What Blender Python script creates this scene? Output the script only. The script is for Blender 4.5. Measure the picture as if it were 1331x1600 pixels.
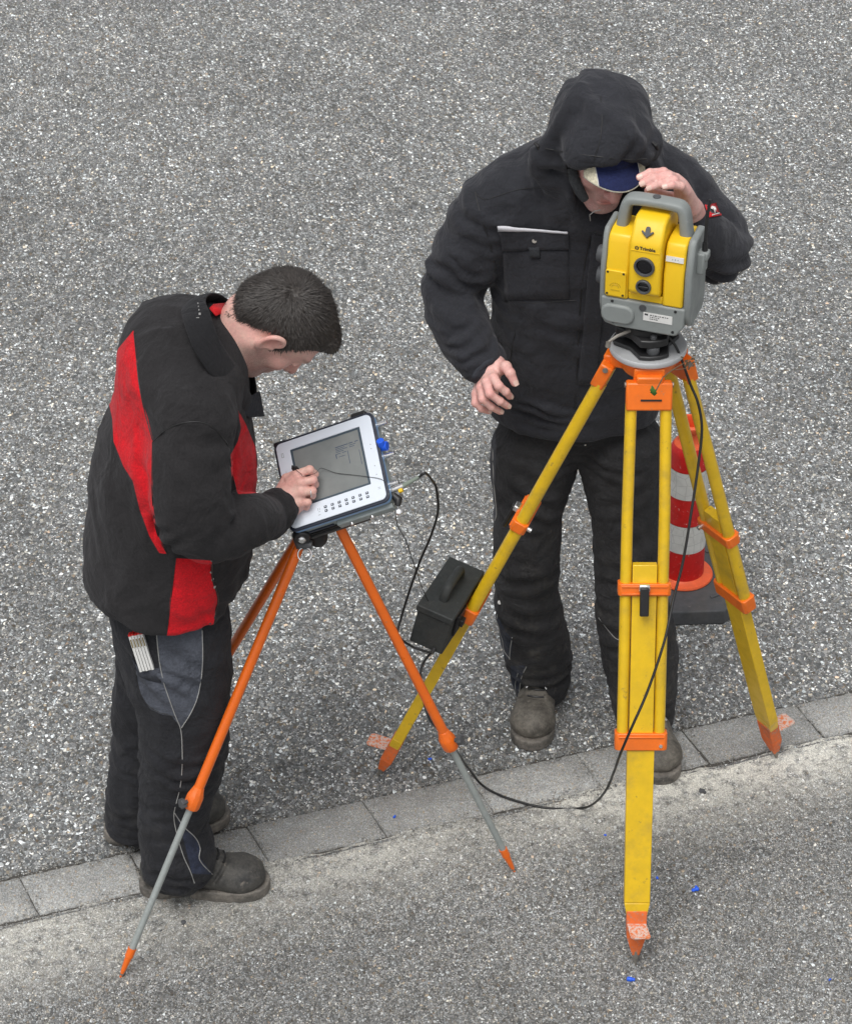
import bpy, math, random
import numpy as np
from mathutils import Vector, Matrix
from mathutils.bvhtree import BVHTree
import openvdb

random.seed(7)
rng = np.random.default_rng(11)
SC = bpy.context.scene
for _o in list(bpy.data.objects):
    bpy.data.objects.remove(_o)

# ------------------------------------------------------------------ camera
PITCH = math.radians(35.0)
DIST = 8.5
FOC = 4869.28 / 1600.0
CAM = Vector((0, -DIST * math.cos(PITCH), DIST * math.sin(PITCH)))
camd = bpy.data.cameras.new("camera")
camd.sensor_fit = 'VERTICAL'
camd.sensor_height = 24.0
camd.lens = FOC * 24.0
camd.clip_start = 0.1
camd.clip_end = 400
cam = bpy.data.objects.new("camera", camd)
cam.location = CAM
cam.rotation_euler = (math.pi / 2 - PITCH, 0, 0)
SC.collection.objects.link(cam)
SC.camera = cam

# ------------------------------------------------------------------ light
SUN_EL, SUN_AZ = math.radians(66), math.radians(200)
world = bpy.data.worlds.new("World")
SC.world = world
world.use_nodes = True
wn = world.node_tree
wn.nodes.clear()
sky = wn.nodes.new('ShaderNodeTexSky')
sky.sky_type = 'NISHITA'
sky.sun_disc = False
sky.sun_elevation = SUN_EL
sky.sun_rotation = SUN_AZ
sky.air_density = 1.0
sky.dust_density = 4.0
hs = wn.nodes.new('ShaderNodeHueSaturation')
hs.inputs['Saturation'].default_value = 0.12      # cloud cover: nearly colourless sky
bg = wn.nodes.new('ShaderNodeBackground')
bg.inputs['Strength'].default_value = 0.13
wo = wn.nodes.new('ShaderNodeOutputWorld')
wn.links.new(sky.outputs[0], hs.inputs['Color'])
wn.links.new(hs.outputs[0], bg.inputs['Color'])
wn.links.new(bg.outputs[0], wo.inputs[0])
sund = bpy.data.lights.new("sun", 'SUN')
sund.energy = 1.25
sund.angle = math.radians(34)
sund.color = (1.0, 0.975, 0.94)
sun = bpy.data.objects.new("sun", sund)
SC.collection.objects.link(sun)
sun.location = (0, 0, 12)
sdir = Vector((math.sin(SUN_AZ) * math.cos(SUN_EL), math.cos(SUN_AZ) * math.cos(SUN_EL), math.sin(SUN_EL)))
sun.rotation_euler = sdir.to_track_quat('Z', 'Y').to_euler()
SC.view_settings.view_transform = 'Standard'
SC.view_settings.look = 'None'
SC.view_settings.gamma = 1.0
SC.view_settings.exposure = 0.25
SC.render.engine = 'CYCLES'
SC.cycles.max_bounces = 6

# ------------------------------------------------------------------ layout helpers
_F = Vector((0, math.cos(PITCH), -math.sin(PITCH)))
_U = Vector((0, math.sin(PITCH), math.cos(PITCH)))


def ray(px, py):
    """viewing direction through a point of the 1331 x 1600 photograph"""
    return (_F + Vector((1, 0, 0)) * (px - 665.5) / 4869.28 - _U * (py - 800) / 4869.28)


def at(px, py, Y):
    """the place at distance plane Y seen at that point of the photograph"""
    v = ray(px, py)
    return CAM + v * ((Y - CAM.y) / v.y)


def gr(px, py, z=0.0):
    """the place at height z seen at that point of the photograph"""
    v = ray(px, py)
    return CAM + v * ((z - CAM.z) / v.z)


def on_plane(px, py, p0, n, h=0.0):
    v = ray(px, py)
    q = Vector(p0) + Vector(n) * h
    return CAM + v * ((q - CAM).dot(n) / v.dot(n))


def V(*a):
    return Vector(a)


# ------------------------------------------------------------------ object helpers
def tag(o, label=None, cat=None, group=None, kind=None):
    if label: o['label'] = label
    if cat: o['category'] = cat
    if group: o['group'] = group
    if kind: o['kind'] = kind
    return o


def empty(name, loc, label=None, cat=None, group=None):
    o = bpy.data.objects.new(name, None)
    o.location = loc
    o.empty_display_size = 0.05
    SC.collection.objects.link(o)
    return tag(o, label, cat, group)


def root_loc(o):
    while o.parent is not None:
        o = o.parent
    return Vector(o.location)


def link_mesh(name, me, mat, parent=None, smooth=True, loc=None):
    o = bpy.data.objects.new(name, me)
    SC.collection.objects.link(o)
    if isinstance(mat, (list, tuple)):
        for m in mat: me.materials.append(m)
    elif mat is not None:
        me.materials.append(mat)
    if smooth and len(me.polygons):
        me.polygons.foreach_set('use_smooth', np.ones(len(me.polygons), dtype=bool))
    if parent is not None:
        o.parent = parent
        off = root_loc(parent)
    elif loc is not None:
        o.location = loc
        off = Vector(loc)
    else:
        off = Vector((0, 0, 0))
    if off.length > 0:
        me.transform(Matrix.Translation(-off))
    me.update()
    return o


def mesh_from(verts, faces, name="mesh"):
    me = bpy.data.meshes.new(name)
    if isinstance(verts, np.ndarray):
        verts = verts.tolist()
    me.from_pydata([tuple(v) for v in verts], [], [tuple(f) for f in faces])
    return me


def bevel(o, w=0.0015, seg=2, ang=35):
    m = o.modifiers.new('bevel', 'BEVEL')
    m.width = w
    m.segments = seg
    m.limit_method = 'ANGLE'
    m.angle_limit = math.radians(ang)
    m.harden_normals = False
    return o


def autosmooth(o, ang=35):
    """flat where it is angular, smooth where it is round"""
    me = o.data
    me.polygons.foreach_set('use_smooth', np.ones(len(me.polygons), dtype=bool))
    import bmesh
    bm = bmesh.new(); bm.from_mesh(me)
    lim = math.radians(ang)
    for e in bm.edges:
        if len(e.link_faces) == 2 and e.calc_face_angle(0) > lim:
            e.smooth = False
    bm.to_mesh(me); bm.free()
    return o


class MB:
    """collects shapes (world coordinates) for ONE part"""
    def __init__(self):
        self.v = []; self.f = []

    def add(self, vs, fs):
        b = len(self.v)
        self.v += [tuple(x) for x in vs]
        self.f += [tuple(i + b for i in f) for f in fs]
        return self

    def box(self, c, size, M=None):
        sx, sy, sz = [s / 2 for s in size]
        M = M or Matrix.Identity(3)
        c = Vector(c)
        vs = [c + M @ Vector((x * sx, y * sy, z * sz)) for z in (-1, 1) for y in (-1, 1) for x in (-1, 1)]
        self.add(vs, [(0, 2, 3, 1), (4, 5, 7, 6), (0, 1, 5, 4), (2, 6, 7, 3), (0, 4, 6, 2), (1, 3, 7, 5)])
        return self

    def hexa(self, vs):
        self.add(vs, [(0, 2, 3, 1), (4, 5, 7, 6), (0, 1, 5, 4), (2, 6, 7, 3), (0, 4, 6, 2), (1, 3, 7, 5)])
        return self

    def tube(self, pts, r, seg=12, cap=True, flat=None, sq=1.0):
        pts = [Vector(p) for p in pts]
        n = len(pts)
        rs = r if isinstance(r, (list, tuple)) else [r] * n
        up = None
        rings = []
        for i, p in enumerate(pts):
            t = (pts[min(i + 1, n - 1)] - pts[max(i - 1, 0)])
            if t.length < 1e-9: t = Vector((0, 0, 1))
            t.normalize()
            if up is None:
                up = t.orthogonal().normalized()
                if flat is not None:
                    up = (Vector(flat) - t * t.dot(Vector(flat))).normalized()
            else:
                up = (up - t * up.dot(t))
                up = up.normalized() if up.length > 1e-6 else t.orthogonal().normalized()
            sd = t.cross(up)
            rr = rs[i]
            ra, rb = rr if isinstance(rr, (list, tuple)) else (rr, rr)
            def pw(c_): return math.copysign(abs(c_) ** sq, c_)
            rings.append([p + up * pw(math.cos(a)) * ra + sd * pw(math.sin(a)) * rb
                          for a in [2 * math.pi * k / seg for k in range(seg)]])
        vs = [q for ring in rings for q in ring]
        fs = []
        for i in range(n - 1):
            for k in range(seg):
                k2 = (k + 1) % seg
                fs.append((i * seg + k, i * seg + k2, (i + 1) * seg + k2, (i + 1) * seg + k))
        if cap:
            fs.append(tuple(range(seg))[::-1])
            fs.append(tuple((n - 1) * seg + k for k in range(seg)))
        self.add(vs, fs)
        return self

    def lathe(self, prof, c, axis=(0, 0, 1), seg=32, cap=True):
        c = Vector(c); ax = Vector(axis).normalized()
        u = ax.orthogonal().normalized(); w = ax.cross(u)
        vs = []
        for (r, h) in prof:
            for k in range(seg):
                a = 2 * math.pi * k / seg
                vs.append(c + ax * h + (u * math.cos(a) + w * math.sin(a)) * r)
        fs = []
        for i in range(len(prof) - 1):
            for k in range(seg):
                k2 = (k + 1) % seg
                fs.append((i * seg + k, i * seg + k2, (i + 1) * seg + k2, (i + 1) * seg + k))
        if cap:
            if prof[0][0] > 1e-6: fs.append(tuple(range(seg))[::-1])
            n = len(prof)
            if prof[-1][0] > 1e-6: fs.append(tuple((n - 1) * seg + k for k in range(seg)))
        self.add(vs, fs)
        return self

    def prism(self, poly, M, h0, h1, o=(0, 0, 0)):
        """polygon in local xy pushed along local z from h0 to h1; M 3x3, o origin"""
        o = Vector(o); n = len(poly)
        vs = [o + M @ Vector((x, y, h)) for h in (h0, h1) for (x, y) in poly]
        fs = [tuple(range(n))[::-1], tuple(n + i for i in range(n))]
        for i in range(n):
            j = (i + 1) % n
            fs.append((i, j, n + j, n + i))
        self.add(vs, fs)
        return self

    def build(self, name, mat, parent=None, bev=None, sm=35, loc=None, bseg=2):
        me = mesh_from(self.v, self.f, name)
        o = link_mesh(name, me, mat, parent, smooth=False, loc=loc)
        import bmesh
        bm = bmesh.new(); bm.from_mesh(me)
        bmesh.ops.remove_doubles(bm, verts=bm.verts, dist=1e-6)
        bmesh.ops.recalc_face_normals(bm, faces=bm.faces)
        bm.to_mesh(me); bm.free()
        if sm: autosmooth(o, sm)
        if bev: bevel(o, bev, bseg)
        return o


def frame(fwd, up):
    """3x3 matrix with columns side, forward, up"""
    f = Vector(fwd).normalized()
    u = Vector(up)
    u = (u - f * u.dot(f)).normalized()
    s = f.cross(u)
    return Matrix((s, f, u)).transposed()


def catmull(pts, n=8):
    P = [np.array(p, float) for p in pts]
    out = []
    for i in range(len(P) - 1):
        p0 = P[max(i - 1, 0)]; p1 = P[i]; p2 = P[i + 1]; p3 = P[min(i + 2, len(P) - 1)]
        for k in range(n):
            t = k / n
            out.append(0.5 * ((2 * p1) + (-p0 + p2) * t + (2 * p0 - 5 * p1 + 4 * p2 - p3) * t * t
                              + (-p0 + 3 * p1 - 3 * p2 + p3) * t ** 3))
    out.append(P[-1])
    return out


# ------------------------------------------------------------------ noise
def _hash(ix, iy, iz, seed):
    h = (ix * 374761393 + iy * 668265263 + iz * 2147483647 + seed * 1274126177) & 0xffffffff
    h = ((h ^ (h >> 13)) * 1274126177) & 0xffffffff
    h = h ^ (h >> 16)
    return (h & 0xffffff) / float(0xffffff) * 2 - 1


def vnoise(p, seed=0):
    p = np.asarray(p, float)
    i = np.floor(p).astype(np.int64)
    f = p - i
    f = f * f * f * (f * (f * 6 - 15) + 10)
    r = 0
    for dx in (0, 1):
        wx = f[:, 0] if dx else 1 - f[:, 0]
        for dy in (0, 1):
            wy = f[:, 1] if dy else 1 - f[:, 1]
            for dz in (0, 1):
                wz = f[:, 2] if dz else 1 - f[:, 2]
                r = r + wx * wy * wz * _hash(i[:, 0] + dx, i[:, 1] + dy, i[:, 2] + dz, seed)
    return r


# ------------------------------------------------------------------ implicit shapes -> one continuous mesh
class Field:
    def __init__(self, lo, hi, h):
        self.lo = np.array(lo, float); self.h = h
        self.n = np.ceil((np.array(hi, float) - self.lo) / h).astype(int) + 1
        self.g = np.full(self.n, 0.1, np.float32)

    def sub(self, lo, hi, pad):
        a = np.clip(np.floor((np.array(lo) - pad - self.lo) / self.h).astype(int), 0, self.n)
        b = np.clip(np.ceil((np.array(hi) + pad - self.lo) / self.h).astype(int) + 1, 0, self.n)
        if np.any(b <= a): return None
        ax = [self.lo[i] + np.arange(a[i], b[i]) * self.h for i in range(3)]
        X, Y, Z = np.meshgrid(*ax, indexing='ij', sparse=True)
        sl = tuple(slice(a[i], b[i]) for i in range(3))
        return sl, X, Y, Z

    def comb(self, sl, d, k, cut):
        g = self.g[sl]
        d = d.astype(np.float32)
        if cut:
            a = -g; 
            if k > 0:
                h = np.clip(k - np.abs(a - d), 0, None) / k
                self.g[sl] = -(np.minimum(a, d) - h * h * k * .25)
            else:
                self.g[sl] = np.maximum(g, -d)
        else:
            if k > 0:
                h = np.clip(k - np.abs(g - d), 0, None) / k
                self.g[sl] = np.minimum(g, d) - h * h * k * .25
            else:
                self.g[sl] = np.minimum(g, d)

    def seg(self, a, b, ra, rb, k=0.0, cut=False, side=None):
        """tapered, optionally elliptical, capsule; ra = r or (r_side, r_front)"""
        a = np.array(a, float); b = np.array(b, float)
        ra = ra if isinstance(ra, (tuple, list, np.ndarray)) else (ra, ra)
        rb = rb if isinstance(rb, (tuple, list, np.ndarray)) else (rb, rb)
        m = max(max(ra), max(rb))
        s = self.sub(np.minimum(a, b) - m, np.maximum(a, b) + m, max(k, 0.02))
        if s is None: return self
        sl, X, Y, Z = s
        ab = b - a; L2 = max(ab @ ab, 1e-12)
        px, py, pz = X - a[0], Y - a[1], Z - a[2]
        t = (px * ab[0] + py * ab[1] + pz * ab[2]) / L2
        t = np.clip(t, 0, 1)
        qx, qy, qz = px - t * ab[0], py - t * ab[1], pz - t * ab[2]
        if ra[0] == ra[1] and rb[0] == rb[1]:
            d = np.sqrt(qx * qx + qy * qy + qz * qz) - (ra[0] + t * (rb[0] - ra[0]))
        else:
            w = ab / math.sqrt(L2)
            sd = np.array(side if side is not None else (1, 0, 0), float)
            sd = sd - w * (sd @ w); sd /= np.linalg.norm(sd)
            fr = np.cross(sd, w)
            u = qx * sd[0] + qy * sd[1] + qz * sd[2]
            v = qx * fr[0] + qy * fr[1] + qz * fr[2]
            o = qx * w[0] + qy * w[1] + qz * w[2]
            A = ra[0] + t * (rb[0] - ra[0]); B = ra[1] + t * (rb[1] - ra[1])
            mn = np.minimum(A, B)
            l = np.sqrt((u / A) ** 2 + (v / B) ** 2 + (o / mn) ** 2)
            gl = np.sqrt((u / A ** 2) ** 2 + (v / B ** 2) ** 2 + (o / mn ** 2) ** 2) + 1e-9
            d = np.where(l < 0.3, (l - 1) * mn, l * (l - 1) / gl)
        self.comb(sl, d, k, cut)
        return self

    def chain(self, pts, rad, k=0.02, side=None, n=6, cut=False):
        P = catmull([tuple(p) for p in pts], n)
        R = catmull([(r, r) if not isinstance(r, (tuple, list)) else r for r in rad], n)
        # the chain is one shape: hard union inside, smooth union with the rest
        lo = np.min(P, axis=0); hi = np.max(P, axis=0); m = np.max(R)
        s = self.sub(lo - m, hi + m, max(k, .02))
        if s is None: return self
        sl = s[0]
        keep = self.g[sl].copy()
        self.g[sl] = 0.1
        for i in range(len(P) - 1):
            self.seg(P[i], P[i + 1], tuple(R[i]), tuple(R[i + 1]), 0.004, False, side)
        d = self.g[sl].copy()
        self.g[sl] = keep
        self.comb(sl, d, k, cut)
        return self

    def ell(self, c, r, M=None, k=0.0, cut=False):
        c = np.array(c, float); r = np.array(r if hasattr(r, '__len__') else (r, r, r), float)
        m = r.max()
        s = self.sub(c - m, c + m, max(k, .02))
        if s is None: return self
        sl, X, Y, Z = s
        px, py, pz = X - c[0], Y - c[1], Z - c[2]
        if M is not None:
            A = np.array(M)
            q = [px * A[0, i] + py * A[1, i] + pz * A[2, i] for i in range(3)]
        else:
            q = [px, py, pz]
        l = np.sqrt((q[0] / r[0]) ** 2 + (q[1] / r[1]) ** 2 + (q[2] / r[2]) ** 2)
        gl = np.sqrt((q[0] / r[0] ** 2) ** 2 + (q[1] / r[1] ** 2) ** 2 + (q[2] / r[2] ** 2) ** 2) + 1e-9
        d = np.where(l < 0.3, (l - 1) * r.min(), l * (l - 1) / gl)
        self.comb(sl, d, k, cut)
        return self

    def half(self, c, n, k=0.0, cut=True):
        """cut away everything on the side the normal points to"""
        n = np.array(n, float); n /= np.linalg.norm(n)
        ax = [self.lo[i] + np.arange(self.n[i]) * self.h for i in range(3)]
        X, Y, Z = np.meshgrid(*ax, indexing='ij', sparse=True)
        d = -((X - c[0]) * n[0] + (Y - c[1]) * n[1] + (Z - c[2]) * n[2])
        self.comb((slice(None),) * 3, d + 0 * self.g, k, cut)
        return self

    def mesh(self, adapt=0.0):
        g = self.g
        g[0] = g[-1] = 0.1; g[:, 0] = g[:, -1] = 0.1; g[:, :, 0] = g[:, :, -1] = 0.1
        grid = openvdb.FloatGrid(0.1)
        grid.copyFromArray(np.ascontiguousarray(g))
        grid.transform = openvdb.createLinearTransform(voxelSize=self.h)
        v, q = grid.convertToQuads(isovalue=0.0)
        v = np.asarray(v, float) + self.lo
        q = np.asarray(q, np.int64)
        return v, q


def np_mesh(name, v, q):
    me = bpy.data.meshes.new(name)
    me.vertices.add(len(v)); me.vertices.foreach_set('co', np.asarray(v, np.float32).ravel())
    me.loops.add(q.size); me.loops.foreach_set('vertex_index', q.astype(np.int32).ravel())
    me.polygons.add(len(q)); me.polygons.foreach_set('loop_start', np.arange(0, q.size, 4, dtype=np.int32))
    try: me.polygons.foreach_set('loop_total', np.full(len(q), 4, np.int32))
    except Exception: pass
    me.update(calc_edges=True)
    me.validate()
    return me


def vnormals(v, q):
    a = v[q[:, 2]] - v[q[:, 0]]; b = v[q[:, 3]] - v[q[:, 1]]
    fn = np.cross(a, b)
    n = np.zeros_like(v)
    for i in range(4): np.add.at(n, q[:, i], fn)
    return n / (np.linalg.norm(n, axis=1, keepdims=True) + 1e-12)


def laplace(v, q, it=1, lam=0.5):
    for _ in range(it):
        s = np.zeros_like(v); c = np.zeros(len(v))
        for i in range(4):
            j = (i + 1) % 4
            np.add.at(s, q[:, i], v[q[:, j]]); np.add.at(c, q[:, i], 1)
            np.add.at(s, q[:, j], v[q[:, i]]); np.add.at(c, q[:, j], 1)
        v = v + lam * (s / np.maximum(c, 1)[:, None] - v)
    return v


def wrinkle(v, n, c, sig, axis, amp, wl, seed=0, warp=.35, sharp=1.6):
    """folds running across 'axis' around c"""
    c = np.array(c, float); ax = np.array(axis, float); ax /= np.linalg.norm(ax)
    sig = np.array(sig if hasattr(sig, '__len__') else (sig,) * 3, float)
    m = np.exp(-(((v - c) / sig) ** 2).sum(1))
    t = (v - c) @ ax / wl + warp * 2.2 * vnoise(v / (wl * 3.2), seed) + .25 * vnoise(v / (wl * 1.2), seed + 5)
    w = np.cos(2 * np.pi * t)
    w = np.sign(w) * np.abs(w) ** (1 / sharp)
    br = .55 + .45 * vnoise(v / (wl * 2.3), seed + 9)
    return v + n * (amp * m * w * br)[:, None]


def fabric_noise(v, n, amp, scale, seed=0):
    d = vnoise(v / scale, seed) + .5 * vnoise(v / scale * 2.1, seed + 1)
    r = 1 - 2 * np.abs(vnoise(v / scale * np.array([1.0, 1.0, .55]) + 9, seed + 2))
    return v + n * (amp * (.6 * d + .7 * r))[:, None]


def set_attr(me, name, arr):
    a = me.attributes.new(name, 'FLOAT', 'POINT')
    a.data.foreach_set('value', np.asarray(arr, np.float32))


def poly_sdf(P, poly):
    """signed distance (negative inside) of N x 2 points to a polygon"""
    poly = np.array(poly, float)
    d = np.full(len(P), 1e9); s = np.ones(len(P))
    n = len(poly)
    for i in range(n):
        a = poly[i]; b = poly[i - 1]
        e = b - a; w = P - a
        t = np.clip((w @ e) / (e @ e + 1e-12), 0, 1)
        dd = w - t[:, None] * e
        d = np.minimum(d, (dd ** 2).sum(1))
        c1 = P[:, 1] >= a[1]; c2 = P[:, 1] < b[1]
        c3 = e[0] * w[:, 1] > e[1] * w[:, 0]
        flip = (c1 & c2 & c3) | (~c1 & ~c2 & ~c3)
        s = np.where(flip, -s, s)
    return s * np.sqrt(d)


def bvh_of(v, q):
    return BVHTree.FromPolygons([tuple(x) for x in v], [tuple(int(i) for i in f) for f in q])


def hit(bvh, px, py, Y=None, lift=0.0):
    d = ray(px, py).normalized()
    loc, nrm, i, _ = bvh.ray_cast(CAM, d)
    if loc is None:
        if Y is None:
            best = None
            for k in range(24):
                r_ = bvh.find_nearest(at(px, py, -1.9 + .06 * k))
                if r_[0] is not None and (best is None or r_[3] < best[3]): best = r_
            loc, nrm, i, _ = best
        else:
            return at(px, py, Y)
    if nrm.dot(d) > 0: nrm = -nrm
    return loc + nrm * lift


def trace(bvh, pxs, lift=0.001, Y=None, n=6):
    """a seam: a line drawn over a garment's surface"""
    P = catmull([(x, y, 0) for x, y in pxs], n)
    return [hit(bvh, p[0], p[1], Y, lift) for p in P]
# ------------------------------------------------------------------ materials
def new_mat(name):
    m = bpy.data.materials.new(name)
    m.use_nodes = True
    nt = m.node_tree
    b = nt.nodes['Principled BSDF']
    return m, nt, b


def nd(nt, t, **kw):
    n = nt.nodes.new(t)
    for k, v in kw.items():
        if k in n.inputs: n.inputs[k].default_value = v
        else: setattr(n, k, v)
    return n


def noise(nt, scale, detail=4, rough=.55, vec=None, dist=0.0):
    n = nt.nodes.new('ShaderNodeTexNoise')
    n.inputs['Scale'].default_value = scale
    n.inputs['Detail'].default_value = detail
    n.inputs['Roughness'].default_value = rough
    n.inputs['Distortion'].default_value = dist
    if vec is not None: nt.links.new(vec, n.inputs['Vector'])
    return n


def ramp(nt, src, stops, interp='LINEAR'):
    r = nt.nodes.new('ShaderNodeValToRGB')
    r.color_ramp.interpolation = interp
    e = r.color_ramp.elements
    while len(e) < len(stops): e.new(0.5)
    for i, (p, c) in enumerate(stops):
        e[i].position = p
        e[i].color = (c, c, c, 1) if not hasattr(c, '__len__') else tuple(c) + (1,)
    nt.links.new(src, r.inputs[0])
    return r


def mix(nt, fac, a, b, mode='MIX'):
    m = nt.nodes.new('ShaderNodeMix')
    m.data_type = 'RGBA'
    m.blend_type = mode
    for s, i in ((fac, 0), (a, 6), (b, 7)):
        if hasattr(s, 'is_linked') or hasattr(s, 'links'):
            nt.links.new(s, m.inputs[i])
        elif i == 0:
            m.inputs[0].default_value = s
        else:
            m.inputs[i].default_value = tuple(s) + (1,)
    return m.outputs[2]


def math_(nt, op, a, b=None):
    m = nt.nodes.new('ShaderNodeMath'); m.operation = op
    for i, s in ((0, a), (1, b)):
        if s is None: continue
        if hasattr(s, 'links'): nt.links.new(s, m.inputs[i])
        else: m.inputs[i].default_value = s
    return m.outputs[0]


def bump(nt, b, h, strength=.3, dist=.002, prev=None):
    n = nt.nodes.new('ShaderNodeBump')
    n.inputs['Strength'].default_value = strength
    n.inputs['Distance'].default_value = dist
    nt.links.new(h, n.inputs['Height'])
    if prev is not None: nt.links.new(prev, n.inputs['Normal'])
    if b is not None: nt.links.new(n.outputs[0], b.inputs['Normal'])
    return n.outputs[0]


def attr(nt, name):
    a = nt.nodes.new('ShaderNodeAttribute'); a.attribute_name = name
    return a.outputs['Fac']


def obj_co(nt):
    return nt.nodes.new('ShaderNodeTexCoord').outputs['Object']


def paint(name, col, rough=.4, wear=.25, wearcol=None, scale=40, metallic=0.0, coat=0.0, dirt=None, thr=.62):
    m, nt, b = new_mat(name)
    co = obj_co(nt)
    n = noise(nt, scale, 5, .6, co)
    r = ramp(nt, n.outputs[0], [(.35, 1.0), (.75, 1.0 - wear * .45)])
    c = mix(nt, 1.0, col, r.outputs[0], 'MULTIPLY')
    if wearcol:
        n2 = noise(nt, scale * 1.7, 6, .7, co)
        r2 = ramp(nt, n2.outputs[0], [(thr, 0.0), (thr + .07, min(wear * 1.8, 1))])
        c = mix(nt, r2.outputs[0], c, wearcol)
    if dirt:
        n3 = noise(nt, 9, 6, .7, co)
        r3 = ramp(nt, n3.outputs[0], [(.5, 0.0), (.75, dirt)])
        c = mix(nt, r3.outputs[0], c, (.12, .10, .08))
    nt.links.new(c, b.inputs['Base Color'])
    rr = ramp(nt, n.outputs[0], [(.3, max(rough - .08, .02)), (.7, min(rough + .12, 1))])
    nt.links.new(rr.outputs[0], b.inputs['Roughness'])
    b.inputs['Metallic'].default_value = metallic
    b.inputs['Coat Weight'].default_value = coat
    bump(nt, b, noise(nt, 300, 3, .6, co).outputs[0], .12, .0006)
    return m


def stone_surface(name, kind):
    """bound gravel: every little stone has its own grey"""
    m, nt, b = new_mat(name)
    co = obj_co(nt)
    warp = noise(nt, 90, 2, .5, co)
    wv = nt.nodes.new('ShaderNodeVectorMath'); wv.operation = 'SCALE'
    nt.links.new(warp.outputs['Color'], wv.inputs[0]); wv.inputs['Scale'].default_value = .007
    sc_ = nt.nodes.new('ShaderNodeVectorMath'); sc_.operation = 'MULTIPLY'
    sc_.inputs[1].default_value = (1, .74, 1)
    nt.links.new(co, sc_.inputs[0])
    ad = nt.nodes.new('ShaderNodeVectorMath'); ad.operation = 'ADD'
    nt.links.new(sc_.outputs[0], ad.inputs[0]); nt.links.new(wv.outputs[0], ad.inputs[1])
    P = dict(coarse=dict(s=136, s2=250, base=1.0), fine=dict(s=170, s2=330, base=1.0), worn=dict(s=150, s2=300, base=1.25),
             slab=dict(s=230, s2=420, base=1.0))[kind]

    def cells(scale, rnd=1.0):
        v = nt.nodes.new('ShaderNodeTexVoronoi'); v.inputs['Scale'].default_value = scale
        v.inputs['Randomness'].default_value = rnd
        nt.links.new(ad.outputs[0], v.inputs['Vector'])
        e = nt.nodes.new('ShaderNodeTexVoronoi'); e.feature = 'DISTANCE_TO_EDGE'
        e.inputs['Scale'].default_value = scale
        e.inputs['Randomness'].default_value = rnd
        nt.links.new(ad.outputs[0], e.inputs['Vector'])
        s = nt.nodes.new('ShaderNodeSeparateColor'); nt.links.new(v.outputs['Color'], s.inputs[0])
        return v, e, s
    v1, e1, s1 = cells(P['s'])
    v2, e2, s2 = cells(P['s2'])
    if kind == 'coarse':
        st = [(0, .060), (.25, .10), (.5, .150), (.68, .205), (.82, .28), (.92, .42), (.965, .66), (1, .8)]
        warmth, gap, gapc = .25, .03, (.065, .065, .067)
    elif kind == 'fine':
        st = [(0, .055), (.25, .10), (.5, .175), (.75, .26), (.93, .36), (1, .65)]
        warmth, gap, gapc = .4, .05, (.085, .08, .075)
    elif kind == 'worn':
        st = [(0, .09), (.3, .16), (.6, .25), (.85, .36), (1, .6)]
        warmth, gap, gapc = .5, .05, (.16, .15, .135)
    else:
        st = [(0, .20), (.4, .25), (.8, .29), (.95, .35), (1, .45)]
        warmth, gap, gapc = .3, .05, (.2, .19, .175)
    r1 = ramp(nt, s1.outputs[0], st)
    r2 = ramp(nt, s2.outputs[0], st)
    # tinted stones
    t1 = ramp(nt, s1.outputs[1], [(0, (.91, .97, 1.0)), (.55, (1, 1, 1)), (.86, (1, .95, .84)), (.95, (1.0, .82, .6)), (1, (.95, .72, .55))])
    c1 = mix(nt, 1.0, r1.outputs[0], t1.outputs[0], 'MULTIPLY')
    t2 = ramp(nt, s2.outputs[1], [(0, (.94, .98, 1.0)), (.6, (1, 1, 1)), (1, (1, .9, .76))])
    c2 = mix(nt, 1.0, r2.outputs[0], t2.outputs[0], 'MULTIPLY')
    # patches where small stones fill between the big ones
    sel = ramp(nt, s1.outputs[2], [(.38, 0.0), (.40, 1.0)], 'LINEAR')
    c = mix(nt, sel.outputs[0], c1, c2)
    g1 = ramp(nt, e1.outputs['Distance'], [(gap * .3, 1.0), (gap * 2.6, 0.0)])
    g2 = ramp(nt, e2.outputs['Distance'], [(gap * .3, .8), (gap * 2.2, 0.0)])
    gm = mix(nt, sel.outputs[0], g1.outputs[0], g2.outputs[0])
    c = mix(nt, gm, c, gapc)
    # broad tone changes: worn wheel tracks and damp areas
    big = noise(nt, 1.3, 5, .6, co)
    rb = ramp(nt, big.outputs[0], [(.3, .80), (.5, 1.0), (.72, 1.2)])
    c = mix(nt, 1.0, c, rb.outputs[0], 'MULTIPLY')
    md = noise(nt, 14, 5, .65, co)
    rm = ramp(nt, md.outputs[0], [(.3, .86), (.7, 1.12)])
    c = mix(nt, 1.0, c, rm.outputs[0], 'MULTIPLY')
    if kind in ('fine', 'worn'):
        # fines and cement washed over the stones
        w = noise(nt, 22, 8, .7, co)
        film = ramp(nt, w.outputs[0], [(.46, 0.0), (.72, .16 if kind == 'fine' else .6)])
        c = mix(nt, film.outputs[0], c, (.24, .232, .22) if kind == 'fine' else (.33, .315, .285))
    if kind == 'fine':
        # lighter mortar smear that fades away from the slabs (attribute painted from real distance)
        a = attr(nt, 'near_slab')
        w2 = noise(nt, 30, 7, .7, co)
        f2 = math_(nt, 'MULTIPLY', a, ramp(nt, w2.outputs[0], [(.34, 0.0), (.54, .8)]).outputs[0])
        c = mix(nt, f2, c, (.60, .575, .52))
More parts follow.
